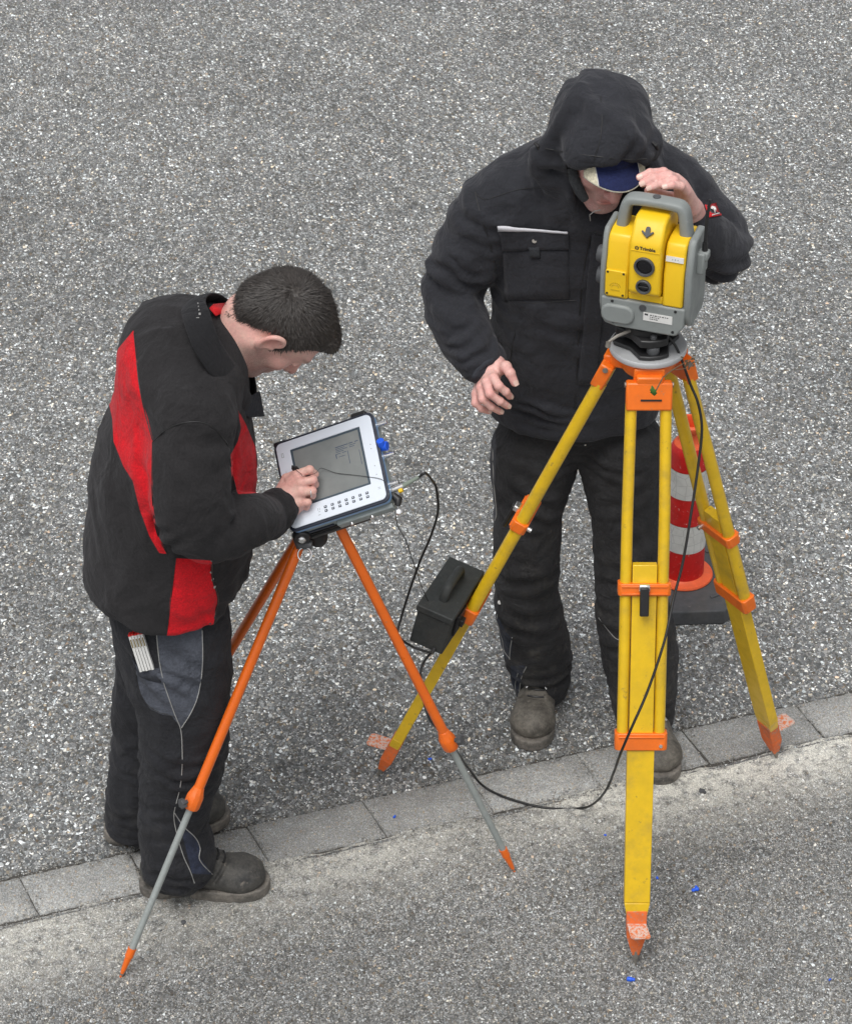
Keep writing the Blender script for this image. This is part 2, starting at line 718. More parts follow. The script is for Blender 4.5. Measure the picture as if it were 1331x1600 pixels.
    if kind == 'slab':
        w = noise(nt, 35, 8, .75, co)
        film = ramp(nt, w.outputs[0], [(.45, 0.0), (.7, .6)])
        c = mix(nt, film.outputs[0], c, (.17, .165, .16))
        pt = noise(nt, 120, 5, .8, co)
        c = mix(nt, ramp(nt, pt.outputs[0], [(.54, 0.0), (.62, .55)]).outputs[0], c, (.095, .092, .088))
        sp = noise(nt, 260, 3, .7, co)
        c = mix(nt, ramp(nt, sp.outputs[0], [(.62, 0.0), (.70, .6)]).outputs[0], c, (.42, .41, .39))
        oi = nt.nodes.new('ShaderNodeObjectInfo')
        ro = ramp(nt, oi.outputs['Random'], [(0, .92), (1, 1.08)])
        c = mix(nt, 1.0, c, ro.outputs[0], 'MULTIPLY')
    # crisp sand-sized grain
    gr_ = noise(nt, 330, 3, .85, sc_.outputs[0])
    am = {'coarse': .22, 'fine': .6, 'worn': .4, 'slab': .45}[kind]
    c = mix(nt, 1.0, c, ramp(nt, gr_.outputs[0], [(.32, 1 - am), (.5, 1.0), (.68, 1 + am)]).outputs[0], 'MULTIPLY')
    k_ = {'coarse': 1.43, 'fine': 1.25, 'worn': 1.2, 'slab': 1.5}[kind]
    c = mix(nt, 1.0, c, (k_ * .985, k_, k_ * .995), 'MULTIPLY')
    nt.links.new(c, b.inputs['Base Color'])
    b.inputs['Roughness'].default_value = .72
    b.inputs['Specular IOR Level'].default_value = .35
    h1 = ramp(nt, e1.outputs['Distance'], [(0, 0.0), (.12, .75), (.5, 1.0)])
    h2 = ramp(nt, e2.outputs['Distance'], [(0, 0.0), (.12, .45), (.5, .6)])
    h = mix(nt, sel.outputs[0], h1.outputs[0], h2.outputs[0])
    n1 = bump(nt, None, noise(nt, 60, 4, .6, co).outputs[0], .35, .004)
    bump(nt, b, h, (.6 if kind == 'coarse' else .45), .0035 if kind == 'coarse' else .0015, n1)
    return m


def cloth(name, col, panels=(), rough=.9, fuzz=.04, weave=900, tone=.25, bumpy=.25, dust=None, grain=220):
    """panels: list of (attribute, colour); an attribute below zero is inside that panel"""
    m, nt, b = new_mat(name)
    co = obj_co(nt)
    c = None
    base = nt.nodes.new('ShaderNodeRGB'); base.outputs[0].default_value = tuple(col) + (1,)
    c = base.outputs[0]
    for (an, pc) in panels:
        a = attr(nt, an)
        f = nt.nodes.new('ShaderNodeMapRange')
        f.inputs['From Min'].default_value = -.0007; f.inputs['From Max'].default_value = .0007
        f.inputs['To Min'].default_value = 1; f.inputs['To Max'].default_value = 0
        nt.links.new(a, f.inputs['Value'])
        c = mix(nt, f.outputs[0], c, pc)
    n = noise(nt, 7, 5, .65, co)
    c = mix(nt, 1.0, c, ramp(nt, n.outputs[0], [(.3, 1 - tone), (.7, 1 + tone * .8)]).outputs[0], 'MULTIPLY')
    n2 = noise(nt, grain, 4, .75, co)
    c = mix(nt, 1.0, c, ramp(nt, n2.outputs[0], [(.35, .78), (.7, 1.28)]).outputs[0], 'MULTIPLY')
    if dust:
        n3 = noise(nt, 16, 7, .75, co)
        amt = ramp(nt, n3.outputs[0], [(.5, 0.0), (.74, dust[1])]).outputs[0]
        sep = nt.nodes.new('ShaderNodeSeparateXYZ'); nt.links.new(co, sep.inputs[0])
        lo = nt.nodes.new('ShaderNodeMapRange')
        lo.inputs['From Min'].default_value = .1; lo.inputs['From Max'].default_value = dust[2]
        lo.inputs['To Min'].default_value = 1; lo.inputs['To Max'].default_value = .12
        nt.links.new(sep.outputs[2], lo.inputs['Value'])
        c = mix(nt, math_(nt, 'MULTIPLY', amt, lo.outputs[0]), c, dust[0])
    # stray lint
    n4 = noise(nt, 420, 2, .5, co)
    c = mix(nt, ramp(nt, n4.outputs[0], [(.74, 0.0), (.78, .25)]).outputs[0], c, (.2, .2, .2))
    nt.links.new(c, b.inputs['Base Color'])
    b.inputs['Roughness'].default_value = rough
    b.inputs['Specular IOR Level'].default_value = .22
    b.inputs['Sheen Weight'].default_value = fuzz
    b.inputs['Sheen Roughness'].default_value = .6
    b.inputs['Sheen Tint'].default_value = (.8, .8, .85, 1)
    p = bump(nt, None, noise(nt, 9, 3, .5, co, 1.2).outputs[0], min(bumpy * 2.4, 1), .022)
    p = bump(nt, None, noise(nt, 26, 5, .6, co, 1.0).outputs[0], min(bumpy * 1.8, 1), .009, p)
    bump(nt, b, noise(nt, weave, 2, .6, co).outputs[0], .35, .0012, p)
    return m


def skin_mat(name, base, pink, stub=(.12, .09, .08), stubamt=.72):
    m, nt, b = new_mat(name)
    co = obj_co(nt)
    n = noise(nt, 38, 4, .6, co)
    c = mix(nt, ramp(nt, n.outputs[0], [(.38, 0.0), (.62, .8)]).outputs[0], base, pink)
    nb_ = noise(nt, 210, 4, .7, co)
    c = mix(nt, 1.0, c, ramp(nt, nb_.outputs[0], [(.3, .86), (.7, 1.1)]).outputs[0], 'MULTIPLY')
    c = mix(nt, attr(nt, 'red'), c, (pink[0] * .92, pink[1] * .68, pink[2] * .66))
    s = noise(nt, 700, 2, .5, co)
    sm = math_(nt, 'MULTIPLY', attr(nt, 'stubble'), ramp(nt, s.outputs[0], [(.3, stubamt * .35), (.65, stubamt)]).outputs[0])
    c = mix(nt, sm, c, stub)
    c = mix(nt, attr(nt, 'brow'), c, (.03, .022, .018))
    c = mix(nt, attr(nt, 'nail'), c, (.78, .55, .47))
    nt.links.new(c, b.inputs['Base Color'])
    b.inputs['Roughness'].default_value = .5
    b.inputs['Subsurface Weight'].default_value = .12
    b.inputs['Subsurface Radius'].default_value = (.012, .005, .003)
    b.inputs['Subsurface Scale'].default_value = .6
    b.inputs['Specular IOR Level'].default_value = .4
    p = bump(nt, None, noise(nt, 130, 4, .6, co, .3).outputs[0], .25, .0014)
    bump(nt, b, noise(nt, 600, 2, .6, co).outputs[0], .2, .0005, p)
    return m


M = {}
M['coarse'] = stone_surface('coarse_asphalt', 'coarse')
M['fine'] = stone_surface('fine_asphalt', 'fine')
M['slab'] = stone_surface('concrete_slab', 'slab')
M['soil'] = paint('joint_soil', (.085, .08, .072), .95, .6, scale=120)
M['yellow'] = paint('yellow_paint', (.78, .50, .014), .36, .38, (.30, .19, .05), 26, coat=.12, dirt=.42)
M['yellow_ts'] = paint('yellow_plastic', (.82, .52, .012), .38, .12, scale=30)
M['orange'] = paint('orange_paint', (.86, .17, .010), .38, .3, (.35, .2, .12), 45, coat=.1, dirt=.15)
M['orange_worn'] = paint('orange_worn_paint', (.74, .15, .03), .6, .40, (.34, .24, .20), 60, dirt=.7, thr=.56)
M['step'] = paint('scraped_step_paint', (.70, .18, .05), .5, .5, (.58, .50, .46), 85, dirt=.4, thr=.45)
M['orange_t'] = paint('orange_tube_paint', (.80, .145, .008), .33, .25, (.35, .2, .12), 40, coat=.2, dirt=.1)
M['steel'] = paint('worn_steel', (.30, .28, .25), .5, .6, (.12, .09, .07), 70, metallic=.6)
M['alu'] = paint('aluminium', (.56, .57, .58), .42, .25, scale=60, metallic=.35)
M['alu_tube'] = paint('galvanised_tube', (.37, .40, .39), .5, .4, (.5, .52, .5), 60, metallic=.35)
M['chrome'] = paint('bright_metal', (.75, .75, .75), .22, .2, scale=60, metallic=.9)
M['black'] = paint('black_plastic', (.016, .016, .017), .42, .5, (.05, .05, .05), 60)
M['rubber'] = paint('black_rubber', (.075, .078, .083), .75, .7, (.16, .15, .14), 40, dirt=.4)
M['cable'] = paint('cable_black', (.012, .012, .012), .45, .2)
M['grey_ts'] = paint('grey_plastic', (.235, .255, .25), .5, .25, (.34, .35, .35), 34)
M['grey_dark'] = paint('grey_dark_plastic', (.07, .073, .078), .5, .3, (.15, .15, .15), 50)
M['glass'] = paint('dark_glass', (.006, .006, .008), .06, .1)
M['white_sticker'] = paint('white_sticker', (.72, .72, .70), .5, .2, (.4, .4, .38), 60)
M['ink'] = paint('ink', (.03, .03, .035), .6, .1)
M['case_blue'] = paint('blue_grey_plastic', (.22, .38, .62), .35, .2)
M['case_dark'] = paint('navy_plastic', (.018, .024, .042), .4, .4, (.08, .09, .1), 40)
M['case_grey'] = paint('case_grey_plastic', (.30, .34, .34), .45, .3, (.42, .44, .44), 40)
M['bezel'] = paint('silver_bezel', (.70, .76, .84), .35, .10, scale=20)
M['blue'] = paint('blue_plastic', (.012, .11, .75), .35, .2)
M['battery'] = paint('battery_case', (.028, .032, .032), .62, .6, (.075, .08, .08), 55, dirt=.2)
M['white_red'] = paint('cone_red', (.62, .012, .010), .42, .5, (.75, .4, .38), 60, dirt=.15)
M['cone_orange'] = paint('cone_orange', (.88, .13, .035), .5, .4, (.5, .2, .15), 50, dirt=.12)
M['lens'] = M['glass']
M['leaf'] = paint('leaf_green', (.05, .14, .02), .5, .6, (.2, .16, .03), 80)
M['twig'] = paint('dry_twig', (.14, .10, .055), .8, .6)
M['hivis'] = paint('grey_piping', (.33, .33, .32), .6, .3)
# ------------------------------------------------------------------ the ground
def seamline(pxs):
    P = [gr(x, y) for x, y in pxs]
    return P

# upper and lower edge of the gutter strip, as straight as the mason laid it
UE = [gr(-400, 1461), gr(1700, 1003)]
LE = [gr(-400, 1536), gr(1700, 1058)]
UE = [gr(0, 1374), gr(1331, 1079)]
LE = [gr(0, 1441), gr(1331, 1146)]
ud = (UE[1] - UE[0]).normalized()
UE0 = UE[0].copy()
nrm2 = Vector((-ud.y, ud.x, 0))                      # away from the camera
WID = abs((LE[0] - UE0).dot(nrm2))
WID = .5 * (WID + abs((LE[1] - UE0).dot(nrm2)))


def strip(s, t, z=0.0):
    """s metres along the gutter, t metres across it (0 = upper edge, minus = towards the camera)"""
    return UE0 + ud * s + nrm2 * t + Vector((0, 0, z))


def edge_noise(s, seed, a=.006):
    p = np.array([[s * 9, seed * 3.7, 0.0], [s * 38, seed * 1.3, 4.0], [s * 120, seed * 2.3, 8.0]])
    n = vnoise(p, seed)
    return a * (n[0] * .5 + n[1] * .35 + n[2] * .35)


def sheet_verts(near_t, far_t, s0, s1, ds, seed, jag, edge, z):
    """a thin slab of asphalt whose edge at t = edge is ragged"""
    vs = []
    n = int((s1 - s0) / ds) + 1
    other = far_t if edge == near_t else near_t
    fs = []
    S = [s0 + (s1 - s0) * i / (n - 1) for i in range(n)]
    e = [edge + edge_noise(s, seed, jag) for s in S]
    for i, s in enumerate(S):
        sg = 1 if other > edge else -1
        zz = z
        vs += [strip(s, e[i], zz - .02), strip(s, e[i] + sg * .0, zz - .006), strip(s, e[i] + sg * .006, zz),
               strip(s, e[i] + sg * .05, z), strip(s, other, z)]
    k = 5
    for i in range(n - 1):
        for j in range(k - 1):
            fs.append((i * k + j, (i + 1) * k + j, (i + 1) * k + j + 1, i * k + j + 1))
    return vs, fs


def ground_sheet(name, near_t, far_t, seed, jag, edge, z, mat, att=False):
    vs, fs = sheet_verts(near_t, far_t, -.35, 2.55, .006, seed, jag, edge, z)
    b = len(vs)
    # the same sheet carried on far to both sides
    o = far_t if edge == near_t else near_t
    for (a, c) in ((-150, -.35), (2.55, 150)):
        q = [strip(a, edge, z), strip(c, edge, z), strip(c, o, z), strip(a, o, z)]
        i = len(vs); vs += q; fs.append((i, i + 1, i + 2, i + 3))
    me = mesh_from(vs, fs, name)
    ob = link_mesh(name, me, mat, None, smooth=False)
    import bmesh
    bm = bmesh.new(); bm.from_mesh(me)
    bmesh.ops.recalc_face_normals(bm, faces=bm.faces)
    up = sum(f.normal.z * f.calc_area() for f in bm.faces)
    if up < 0: bmesh.ops.reverse_faces(bm, faces=bm.faces)
    bm.to_mesh(me); bm.free()
    tag(ob, kind='structure')
    return ob


g0 = MB(); g0.add([(-160, -160, -.0055), (160, -160, -.0055), (160, 160, -.0055), (-160, 160, -.0055)], [(0, 1, 2, 3)])
go = g0.build('ground', M['soil']); tag(go, kind='structure')
ground_sheet('road', .002, 150, 3, .010, .002, 0.0, M['coarse'])
lo = ground_sheet('pavement', -150, -WID - .004, 5, .010, -WID - .004, 0.0, M['fine'])
# finer grid on the lower sheet near the gutter so the smear attribute can vary
vs, fs, att = [], [], []
T = [-WID - .012, -WID - .03, -WID - .05, -WID - .08, -WID - .12, -WID - .17, -WID - .24, -WID - .34]
A = [.95, 1.0, .9, .8, .62, .4, .15, 0]
ss = np.arange(-.9, 3.1, .008)
for i, s in enumerate(ss):
    for j_, (t, a) in enumerate(zip(T, A)):
        nn = vnoise(np.array([[s * 2.6, t * 5, 1.0]]), 4)[0]
        if j_ == 0: t = -WID + .016 * vnoise(np.array([[s * 5, 3.3, 0]]), 9)[0] + .008 * vnoise(np.array([[s * 34, 1.3, 0]]), 10)[0]
        vs.append(strip(s, t, -.002 if j_ in (0, len(T) - 1) else .0022))
        att.append(a * (.72 + .45 * nn))
k = len(T)
for i in range(len(ss) - 1):
    for j in range(k - 1):
        fs.append((i * k + j, i * k + j + 1, (i + 1) * k + j + 1, (i + 1) * k + j))
me = mesh_from(vs, fs)
set_attr(me, 'near_slab', att)
ms = link_mesh('mortar_smear', me, M['fine'], None, smooth=False)
tag(ms, kind='structure')

# the slabs themselves, one object each, corners a little worn
gut = empty('gutter_strip', strip(0, -WID / 2, 0)); tag(gut, kind='structure')
jpx = [(40, 1395), (215, 1362), (397, 1315), (580, 1278), (745, 1235), (912, 1196), (1082, 1166), (1262, 1128)]
js = [(gr(x, y) - UE0).dot(ud) for x, y in jpx]
js = [js[0] - .29 * 3, js[0] - .29 * 2, js[0] - .28] + js + [js[-1] + .28, js[-1] + .57, js[-1] + .85]
for a, c in zip(js[:-1], js[1:]):
    g = .0014
    sk = [random.uniform(-.004, .004) + .014, random.uniform(-.004, .004) + .014]   # joints run a little askew
    z = -.001 + random.uniform(-.0012, .0012)
    pts = []
    t0, t1 = -.004, -WID + .004
    n = 26

    def jag(k, am=.0022): return am * vnoise(np.array([[k * 1.7, a * 31, 2.0]]), 8)[0]
    for i in range(n):
        f = i / n; pts.append((a + g - sk[0] * 0 + (c - a - 2 * g) * f, t0 + jag(i)))
    for i in range(9):
        f = i / 9; pts.append((c - g + sk[1] * f + jag(i + 40, .0015), t0 + (t1 - t0) * f))
    for i in range(n):
        f = i / n; pts.append((c - g + sk[1] + (a + g + sk[0] - (c - g + sk[1])) * f, t1 + jag(i + 70)))
    for i in range(9):
        f = i / 9; pts.append((a + g + sk[0] * (1 - f) + jag(i + 110, .0015), t1 + (t0 - t1) * f))
    m = len(pts)
    vs = [strip(s, t, z - .02) for s, t in pts] + [strip(s, t, z - .003) for s, t in pts]
    cs = sum(p[0] for p in pts) / m; ct = sum(p[1] for p in pts) / m
    vs += [strip(cs + (s - cs) * .975, ct + (t - ct) * .955, z) for s, t in pts]
    fs = []
    for r in range(2):
        for i in range(m):
            j = (i + 1) % m
            fs.append((r * m + i, r * m + j, (r + 1) * m + j, (r + 1) * m + i))
    fs.append(tuple(2 * m + i for i in range(m)))
    mb = MB(); mb.add(vs, fs)
    mb.build('paving_slab', M['slab'], gut, sm=50)

# loose grit along the joints: too many and too small to count
mb = MB()
for i in range(5200):
    s = random.uniform(-.4, 2.5)
    which = random.random()
    if which < .45: t = random.gauss(.004, .012)
    elif which < .85: t = -WID + random.gauss(-.008, .016)
    else:
        t = random.uniform(-WID, 0)
        s = random.choice(js) + random.gauss(.007, .009)
    r = random.choice((.0012, .0016, .002, .0026, .0034)) * random.uniform(.8, 1.2)
    c = strip(s, t, .0005 + r * .3)
    vs = [c + Vector((random.uniform(.6, 1.2) * x * r, random.uniform(.6, 1.2) * y * r, random.uniform(.5, 1) * z * r))
          for x, y, z in ((1, 0, 0), (-1, 0, 0), (0, 1, 0), (0, -1, 0), (0, 0, 1), (0, 0, -1))]
    mb.add(vs, [(0, 2, 4), (2, 1, 4), (1, 3, 4), (3, 0, 4), (2, 0, 5), (1, 2, 5), (3, 1, 5), (0, 3, 5)])
grit_m = stone_surface('grit_stone', 'worn')
gt = mb.build('loose_grit', grit_m, sm=0)
tag(gt, kind='stuff')
tag(gt, 'fine stone grit lying in the joints of the gutter', 'grit')

# small litter
BITS = [(1087, 1389, .010, 'bright blue plastic crumb on the asphalt right of the yellow front leg', 'crumb'),
        (985, 1530, .009, 'small blue plastic plug just below the tip of the yellow front leg', 'plug'),
        (1025, 1371, .006, 'pale blue plastic speck close to the yellow front leg', 'crumb'),
        (945, 1305, .005, 'faint blue speck left of the yellow front leg near the gutter', 'crumb'),
        (615, 1276, .006, 'blue plastic crumb on the gutter slab between the two tripods', 'crumb'),
        (672, 1186, .006, 'blue plastic crumb on the road beside the orange leg collar', 'crumb'),
        (1295, 1531, .004, 'tiny blue speck near the lower right corner', 'crumb')]
for x, y, r, lab, nm in BITS:
    c = gr(x, y, r * .55)
    mb = MB()
    if nm == 'plug':
        ax = Vector((.9, -.25, .1)).normalized()
        mb.lathe([(r * .35, -r), (r * .6, -r * .8), (r * .6, r * .3), (r * .42, r * .35), (r * .42, r), (r * .2, r * 1.1)], c, ax, 12)
    else:
        f = Field(np.array(c) - r * 1.6, np.array(c) + r * 1.6, r / 5)
        for i in range(5):
            f.ell(np.array(c) + rng.normal(0, r * .35, 3) * (1, 1, .4), r * rng.uniform(.3, .55, 3), k=r * .25)
        v, q = f.mesh()
        mb.add(v, q)
    o = mb.build('plastic_' + nm, M['blue'], loc=(c.x, c.y, 0))
    tag(o, lab, 'plastic bit')
STN = [(1096, 1236, .008, 'dark stone lying on the lower asphalt right of the yellow front leg'),
       (288, 1441, .007, 'small black lump on the asphalt below the boot of the man in red'),
       (252, 1455, .0035, 'tiny black crumb left of the black lump below the boot')]
for x, y, r, lab in STN:
    c = gr(x, y, r * .5)
    f = Field(np.array(c) - r * 2, np.array(c) + r * 2, r / 5)
    for i in range(5):
        f.ell(np.array(c) + rng.normal(0, r * .45, 3) * (1, 1, .3), r * rng.uniform(.4, .7, 3), k=r * .2)
    v, q = f.mesh()
    mb = MB(); mb.add(v, q)
    o = mb.build('dark_stone', M['rubber'], loc=(c.x, c.y, 0))
    tag(o, lab, 'stone')

# ------------------------------------------------------------------ traffic beacon cone behind the right-hand man
def band_mat():
    m, nt, b = new_mat('reflective_white')
    co = obj_co(nt)
    v = nt.nodes.new('ShaderNodeTexVoronoi'); v.feature = 'DISTANCE_TO_EDGE'
    v.inputs['Scale'].default_value = 38; v.inputs['Randomness'].default_value = .35
    nt.links.new(co, v.inputs['Vector'])
    c = ramp(nt, v.outputs['Distance'], [(0, (.48, .48, .46)), (.05, (.64, .64, .61)), (1, (.68, .68, .65))])
    n = noise(nt, 40, 5, .6, co)
    cc = mix(nt, 1.0, c.outputs[0], ramp(nt, n.outputs[0], [(.3, .85), (.6, 1.0)]).outputs[0], 'MULTIPLY')
    nt.links.new(cc, b.inputs['Base Color']); b.inputs['Roughness'].default_value = .35
    return m
M['band'] = band_mat()
cb = gr(1066, 897, .045)
cb.z = 0
cone = empty('traffic_cone', cb, 'red and white banded traffic cone on a black base plate behind the yellow tripod', 'traffic cone')
mb = MB()
poly = []
hw, ch = .165, .075
for x, y in ((-hw, -hw + ch), (-hw + ch, -hw), (hw - ch, -hw), (hw, -hw + ch), (hw, hw - ch), (hw - ch, hw), (-hw + ch, hw), (-hw, hw - ch)):
    poly.append((x, y))
Rz = Matrix.Rotation(math.radians(3), 3, 'Z')
mb.prism(poly, Rz, 0.001, .045, cb + Vector((-.0, 0, 0)))
mb.build('base_plate', M['rubber'], cone, bev=.004)
mb = MB()
for a in (-50, 25, 60, 150, 215):
    p = cb + Vector((math.cos(math.radians(a)) * .125, math.sin(math.radians(a)) * .125, .045))
    mb = MB(); mb.box(p, (.035, .010, .009), Matrix.Rotation(math.radians(a + 80), 3, 'Z'))
    mb.build('base_rib', M['rubber'], cone, bev=.002)
def cpart(name, mat, prof, **kw):
    mb = MB(); mb.lathe(prof, cb, seg=48, **kw)
    return mb.build(name, mat, cone, sm=40)
cpart('foot_flange', M['cone_orange'], [(.0, .046), (.078, .046), (.079, .049), (.077, .053), (.058, .056), (.054, .06)])
zt = .50
def rad(z): return .0545 - .0035 * (z - .055) / .3
Z = [.055, .147, .231, .315, .396, .462]
names = ['red_band', 'white_band', 'red_band', 'white_band', 'red_band']
mats = [M['white_red'], M['band'], M['white_red'], M['band'], M['white_red']]
for i in range(5):
    a, b_ = Z[i], Z[i + 1]
    pr = [(rad(a), a)]
    for kx in range(1, 6): pr.append((rad(a + (b_ - a) * kx / 5), a + (b_ - a) * kx / 5))
    if i == 4: pr[-1] = (.042, b_); pr[-2] = (.0485, a + (b_ - a) * .82)
    if mats[i] is M['band']: pr = [(r + .0012, z) for r, z in pr]
    cpart(names[i], mats[i], pr, cap=False)
cpart('neck', M['cone_orange'], [(.042, .461), (.034, .471), (.030, .477), (.029, .500), (.033, .505), (.037, .510), (.037, .522), (.033, .526), (.028, .526), (.025, .515), (.024, .477), (.0, .472)])
# ------------------------------------------------------------------ yellow wooden tripod
HUB = Vector((.4725, -1.32, 1.350))
FEET = [gr(590, 1212), gr(1213, 1185), gr(992, 1508)]
trip = empty('survey_tripod', (HUB.x, HUB.y, 0), 'tall yellow wooden surveying tripod with orange fittings under the measuring instrument', 'tripod')
# head plate
mb = MB()
mb.lathe([(.036, -.004), (.072, -.004), (.0815, -.001), (.083, .002), (.083, .010), (.0815, .0125), (.036, .0125), (.036, -.004)], HUB, seg=72, cap=False)
mb.build('head_plate', M['alu'], trip, sm=40)
mb = MB()
mb.lathe([(.030, -.050), (.052, -.046), (.062, -.030), (.066, -.012), (.066, -.004), (.03, -.004)], HUB, seg=36)
mb.build('hub', M['orange'], trip, sm=40)


def leg_frame(i):
    f = FEET[i]
    rad_ = Vector((f.x - HUB.x, f.y - HUB.y, 0)).normalized()
    top = HUB + rad_ * .070 + Vector((0, 0, -.032))
    ax = (f - top); L = ax.length; ax.normalize()          # down the leg
    sd = Vector((-rad_.y, rad_.x, 0))                       # tangential
    out = sd.cross(ax).normalized()
    if out.dot(rad_) < 0: out = -out
    Mx = Matrix((sd, out, -ax)).transposed()                # local x side, y outward, z up the leg
    return top, ax, sd, out, Mx, L, rad_


LEGS = []
for i in range(3):
    top, ax, sd, out, Mx, L, rad_ = leg_frame(i)
    D1 = (.500, .560, .470)[i]; D2 = (.800, .775, .825)[i]
    LEGS.append((top, ax, sd, out, Mx, L))
    def q(x, y, d, top=top, Mx=Mx): return top + Mx @ Vector((x, y, -d))
    # hinge block and its shoulder at the hub
    mb = MB()
    mb.box(q(0, .004, .035), (.098, .030, .062), Mx)
    b1 = mb.build('hinge_block', M['orange'], trip, bev=.004)
    mb = MB()
    Mh = Matrix((sd, rad_, Vector((0, 0, 1)))).transposed()
    mb.box(HUB + rad_ * .058 + Vector((0, 0, -.024)), (.066, .034, .036), Mh)
    mb.box(HUB + rad_ * .080 + Vector((0, 0, -.030)), (.056, .020, .024), Mh)
    mb.build('hinge_shoulder', M['orange'], b1, bev=.004)
    mb = MB(); mb.tube([q(-.052, .004, .012), q(.052, .004, .012)], .006, 12)
    mb.build('hinge_pin', M['steel'], b1)
    if i == 2:
        mb = MB(); mb.box(q(.004, .0195, .042), (.045, .004, .0035), Mx)
        mb.build('slot', M['black'], b1)
    # two poles
    for s in (-1, 1):
        mb = MB()
        pts = [q(s * .037 * (1 - .0), 0, .055), q(s * .040, 0, .30), q(s * .0405, 0, D2 + .02)]
        mb.tube(pts, [(.0145, .0125)] * 3, 16, flat=out)
        mb.build('pole', M['yellow'], trip, sm=50)
    # sliding centre board: runs on down to the shoe
    mb = MB()
    wT, wB, th = .0265, .0265, .011
    z0, z1, z2, z3 = D1 - .055, D2 + .02, L - .160, L - .118
    for (a, b_, wa, wb) in ((z0, z1, wT, wT),):
        mb.hexa([q(x * wa, y * th, a) for y in (-1, 1) for x in (-1, 1)] + [q(x * wb, y * th, b_) for y in (-1, 1) for x in (-1, 1)])
    mb.build('centre_board', M['yellow'], trip, bev=.0015)
    mb = MB()
    w1 = .030
    mb.hexa([q(x * w1, y * .0135, D2 + .021) for y in (-1, 1) for x in (-1, 1)] + [q(x * (w1 - .001), y * .0135, z2) for y in (-1, 1) for x in (-1, 1)])
    mb.hexa([q(x * (w1 - .001), y * .0134, z2 + .0004) for y in (-1, 1) for x in (-1, 1)] + [q(x * .021, y * .0125, z3) for y in (-1, 1) for x in (-1, 1)])
    mb.build('lower_board', M['yellow'], trip, bev=.002)
    # clamp collars
    for (d, h, nm) in ((D1, .028, 'clamp_collar'), (D2, .040, 'guide_collar')):
        mb = MB()
        W, T_ = .0575, .0185
        ring_o = [(-W, -T_), (W, -T_), (W, T_), (-W, T_)]
        ch = .006
        ro = [(-W + ch, -T_), (W - ch, -T_), (W, -T_ + ch), (W, T_ - ch), (W - ch, T_), (-W + ch, T_), (-W, T_ - ch), (-W, -T_ + ch)]
        mb.prism(ro, Mx, -h / 2, h / 2, q(0, 0, d))
        co_ = mb.build(nm, M['orange'], trip, bev=.0022)
        mb = MB()
        mb.box(q(0, T_ + .0008, d - h * .30), (.100, .004, .003), Mx)
        if nm == 'clamp_collar': mb.box(q(0, T_ + .0008, d + h * .30), (.100, .004, .003), Mx)
        mb.build('collar_ridge', M['orange'], co_, bev=.001)
        if nm == 'clamp_collar':
            sy = 1 if i != 1 else 1
            mb = MB()
            mb.box(q(-.001, T_ + .006, d - .008), (.024, .014, .016), Mx)
            mb.build('lever_pivot', M['chrome'], co_, bev=.003)
            mb = MB()
            mb.box(q(-.001, T_ + .0125, d + .022), (.020, .010, .066), Mx)
            mb.build('clamp_lever', M['black'], co_, bev=.003)
            mb = MB(); mb.tube([q(.040, -T_ + .001, d), q(.040, -T_ - .010, d)], .0055, 10)
            mb.build('bolt', M['chrome'], co_)
        else:
            mb = MB(); mb.tube([q(.043, T_ - .001, d + .008), q(.043, T_ + .004, d + .008)], .004, 10)
            mb.build('bolt', M['chrome'], co_)
    # the shoe
    mb = MB()
    a0 = z3 - .022
    w, t_ = .0232, .0150
    P0 = [q(x * w, y * t_, a0) for y in (-1, 1) for x in (-1, 1)]
    P1 = [q(x * .0215, y * t_, L - .075) for y in (-1, 1) for x in (-1, 1)]
    P2 = [q(x * .008, y * .008, L - .028) for y in (-1, 1) for x in (-1, 1)]
    mb.hexa(P0 + P1)
    P1b = [q(x * .0214, y * .0149, L - .0752) for y in (-1, 1) for x in (-1, 1)]
    mb.hexa(P1b + P2)
    sh = mb.build('shoe', M['orange_worn'], trip, bev=.0015)
    mb = MB(); mb.tube([q(0, 0, L - .050), q(0, 0, L - .028), q(0, 0, L + .001)], [.0108, .0090, .0014], 12)
    mb.build('spike', M['steel'], sh)
    # foot step plate, sticks out sideways
    mb = MB()
    cpl = q(0, t_, L - .108)
    o2 = (rad_ + Vector((0, 0, .10))).normalized()
    if i == 2: o2 = (rad_ + Vector((.15, 0, .05))).normalized()
    s2 = sd
    n2 = s2.cross(o2).normalized()
    Ms = Matrix((s2, o2, n2)).transposed()
    if i == 0:
        pass
    pol = [(-.0215, -.004), (.0215, -.004), (.0225, .044), (.018, .05), (-.018, .05), (-.0225, .044)]
    mb.prism(pol, Ms, -.002, .002, cpl)
    st_ = mb.build('step_plate', M['step'], sh, bev=.0008)

# ------------------------------------------------------------------ total station (measuring instrument)
TSB = HUB + Vector((-.003, 0, .0127))
ts = empty('measuring_instrument', TSB, 'yellow and grey robotic total station on top of the yellow tripod', 'surveying instrument')
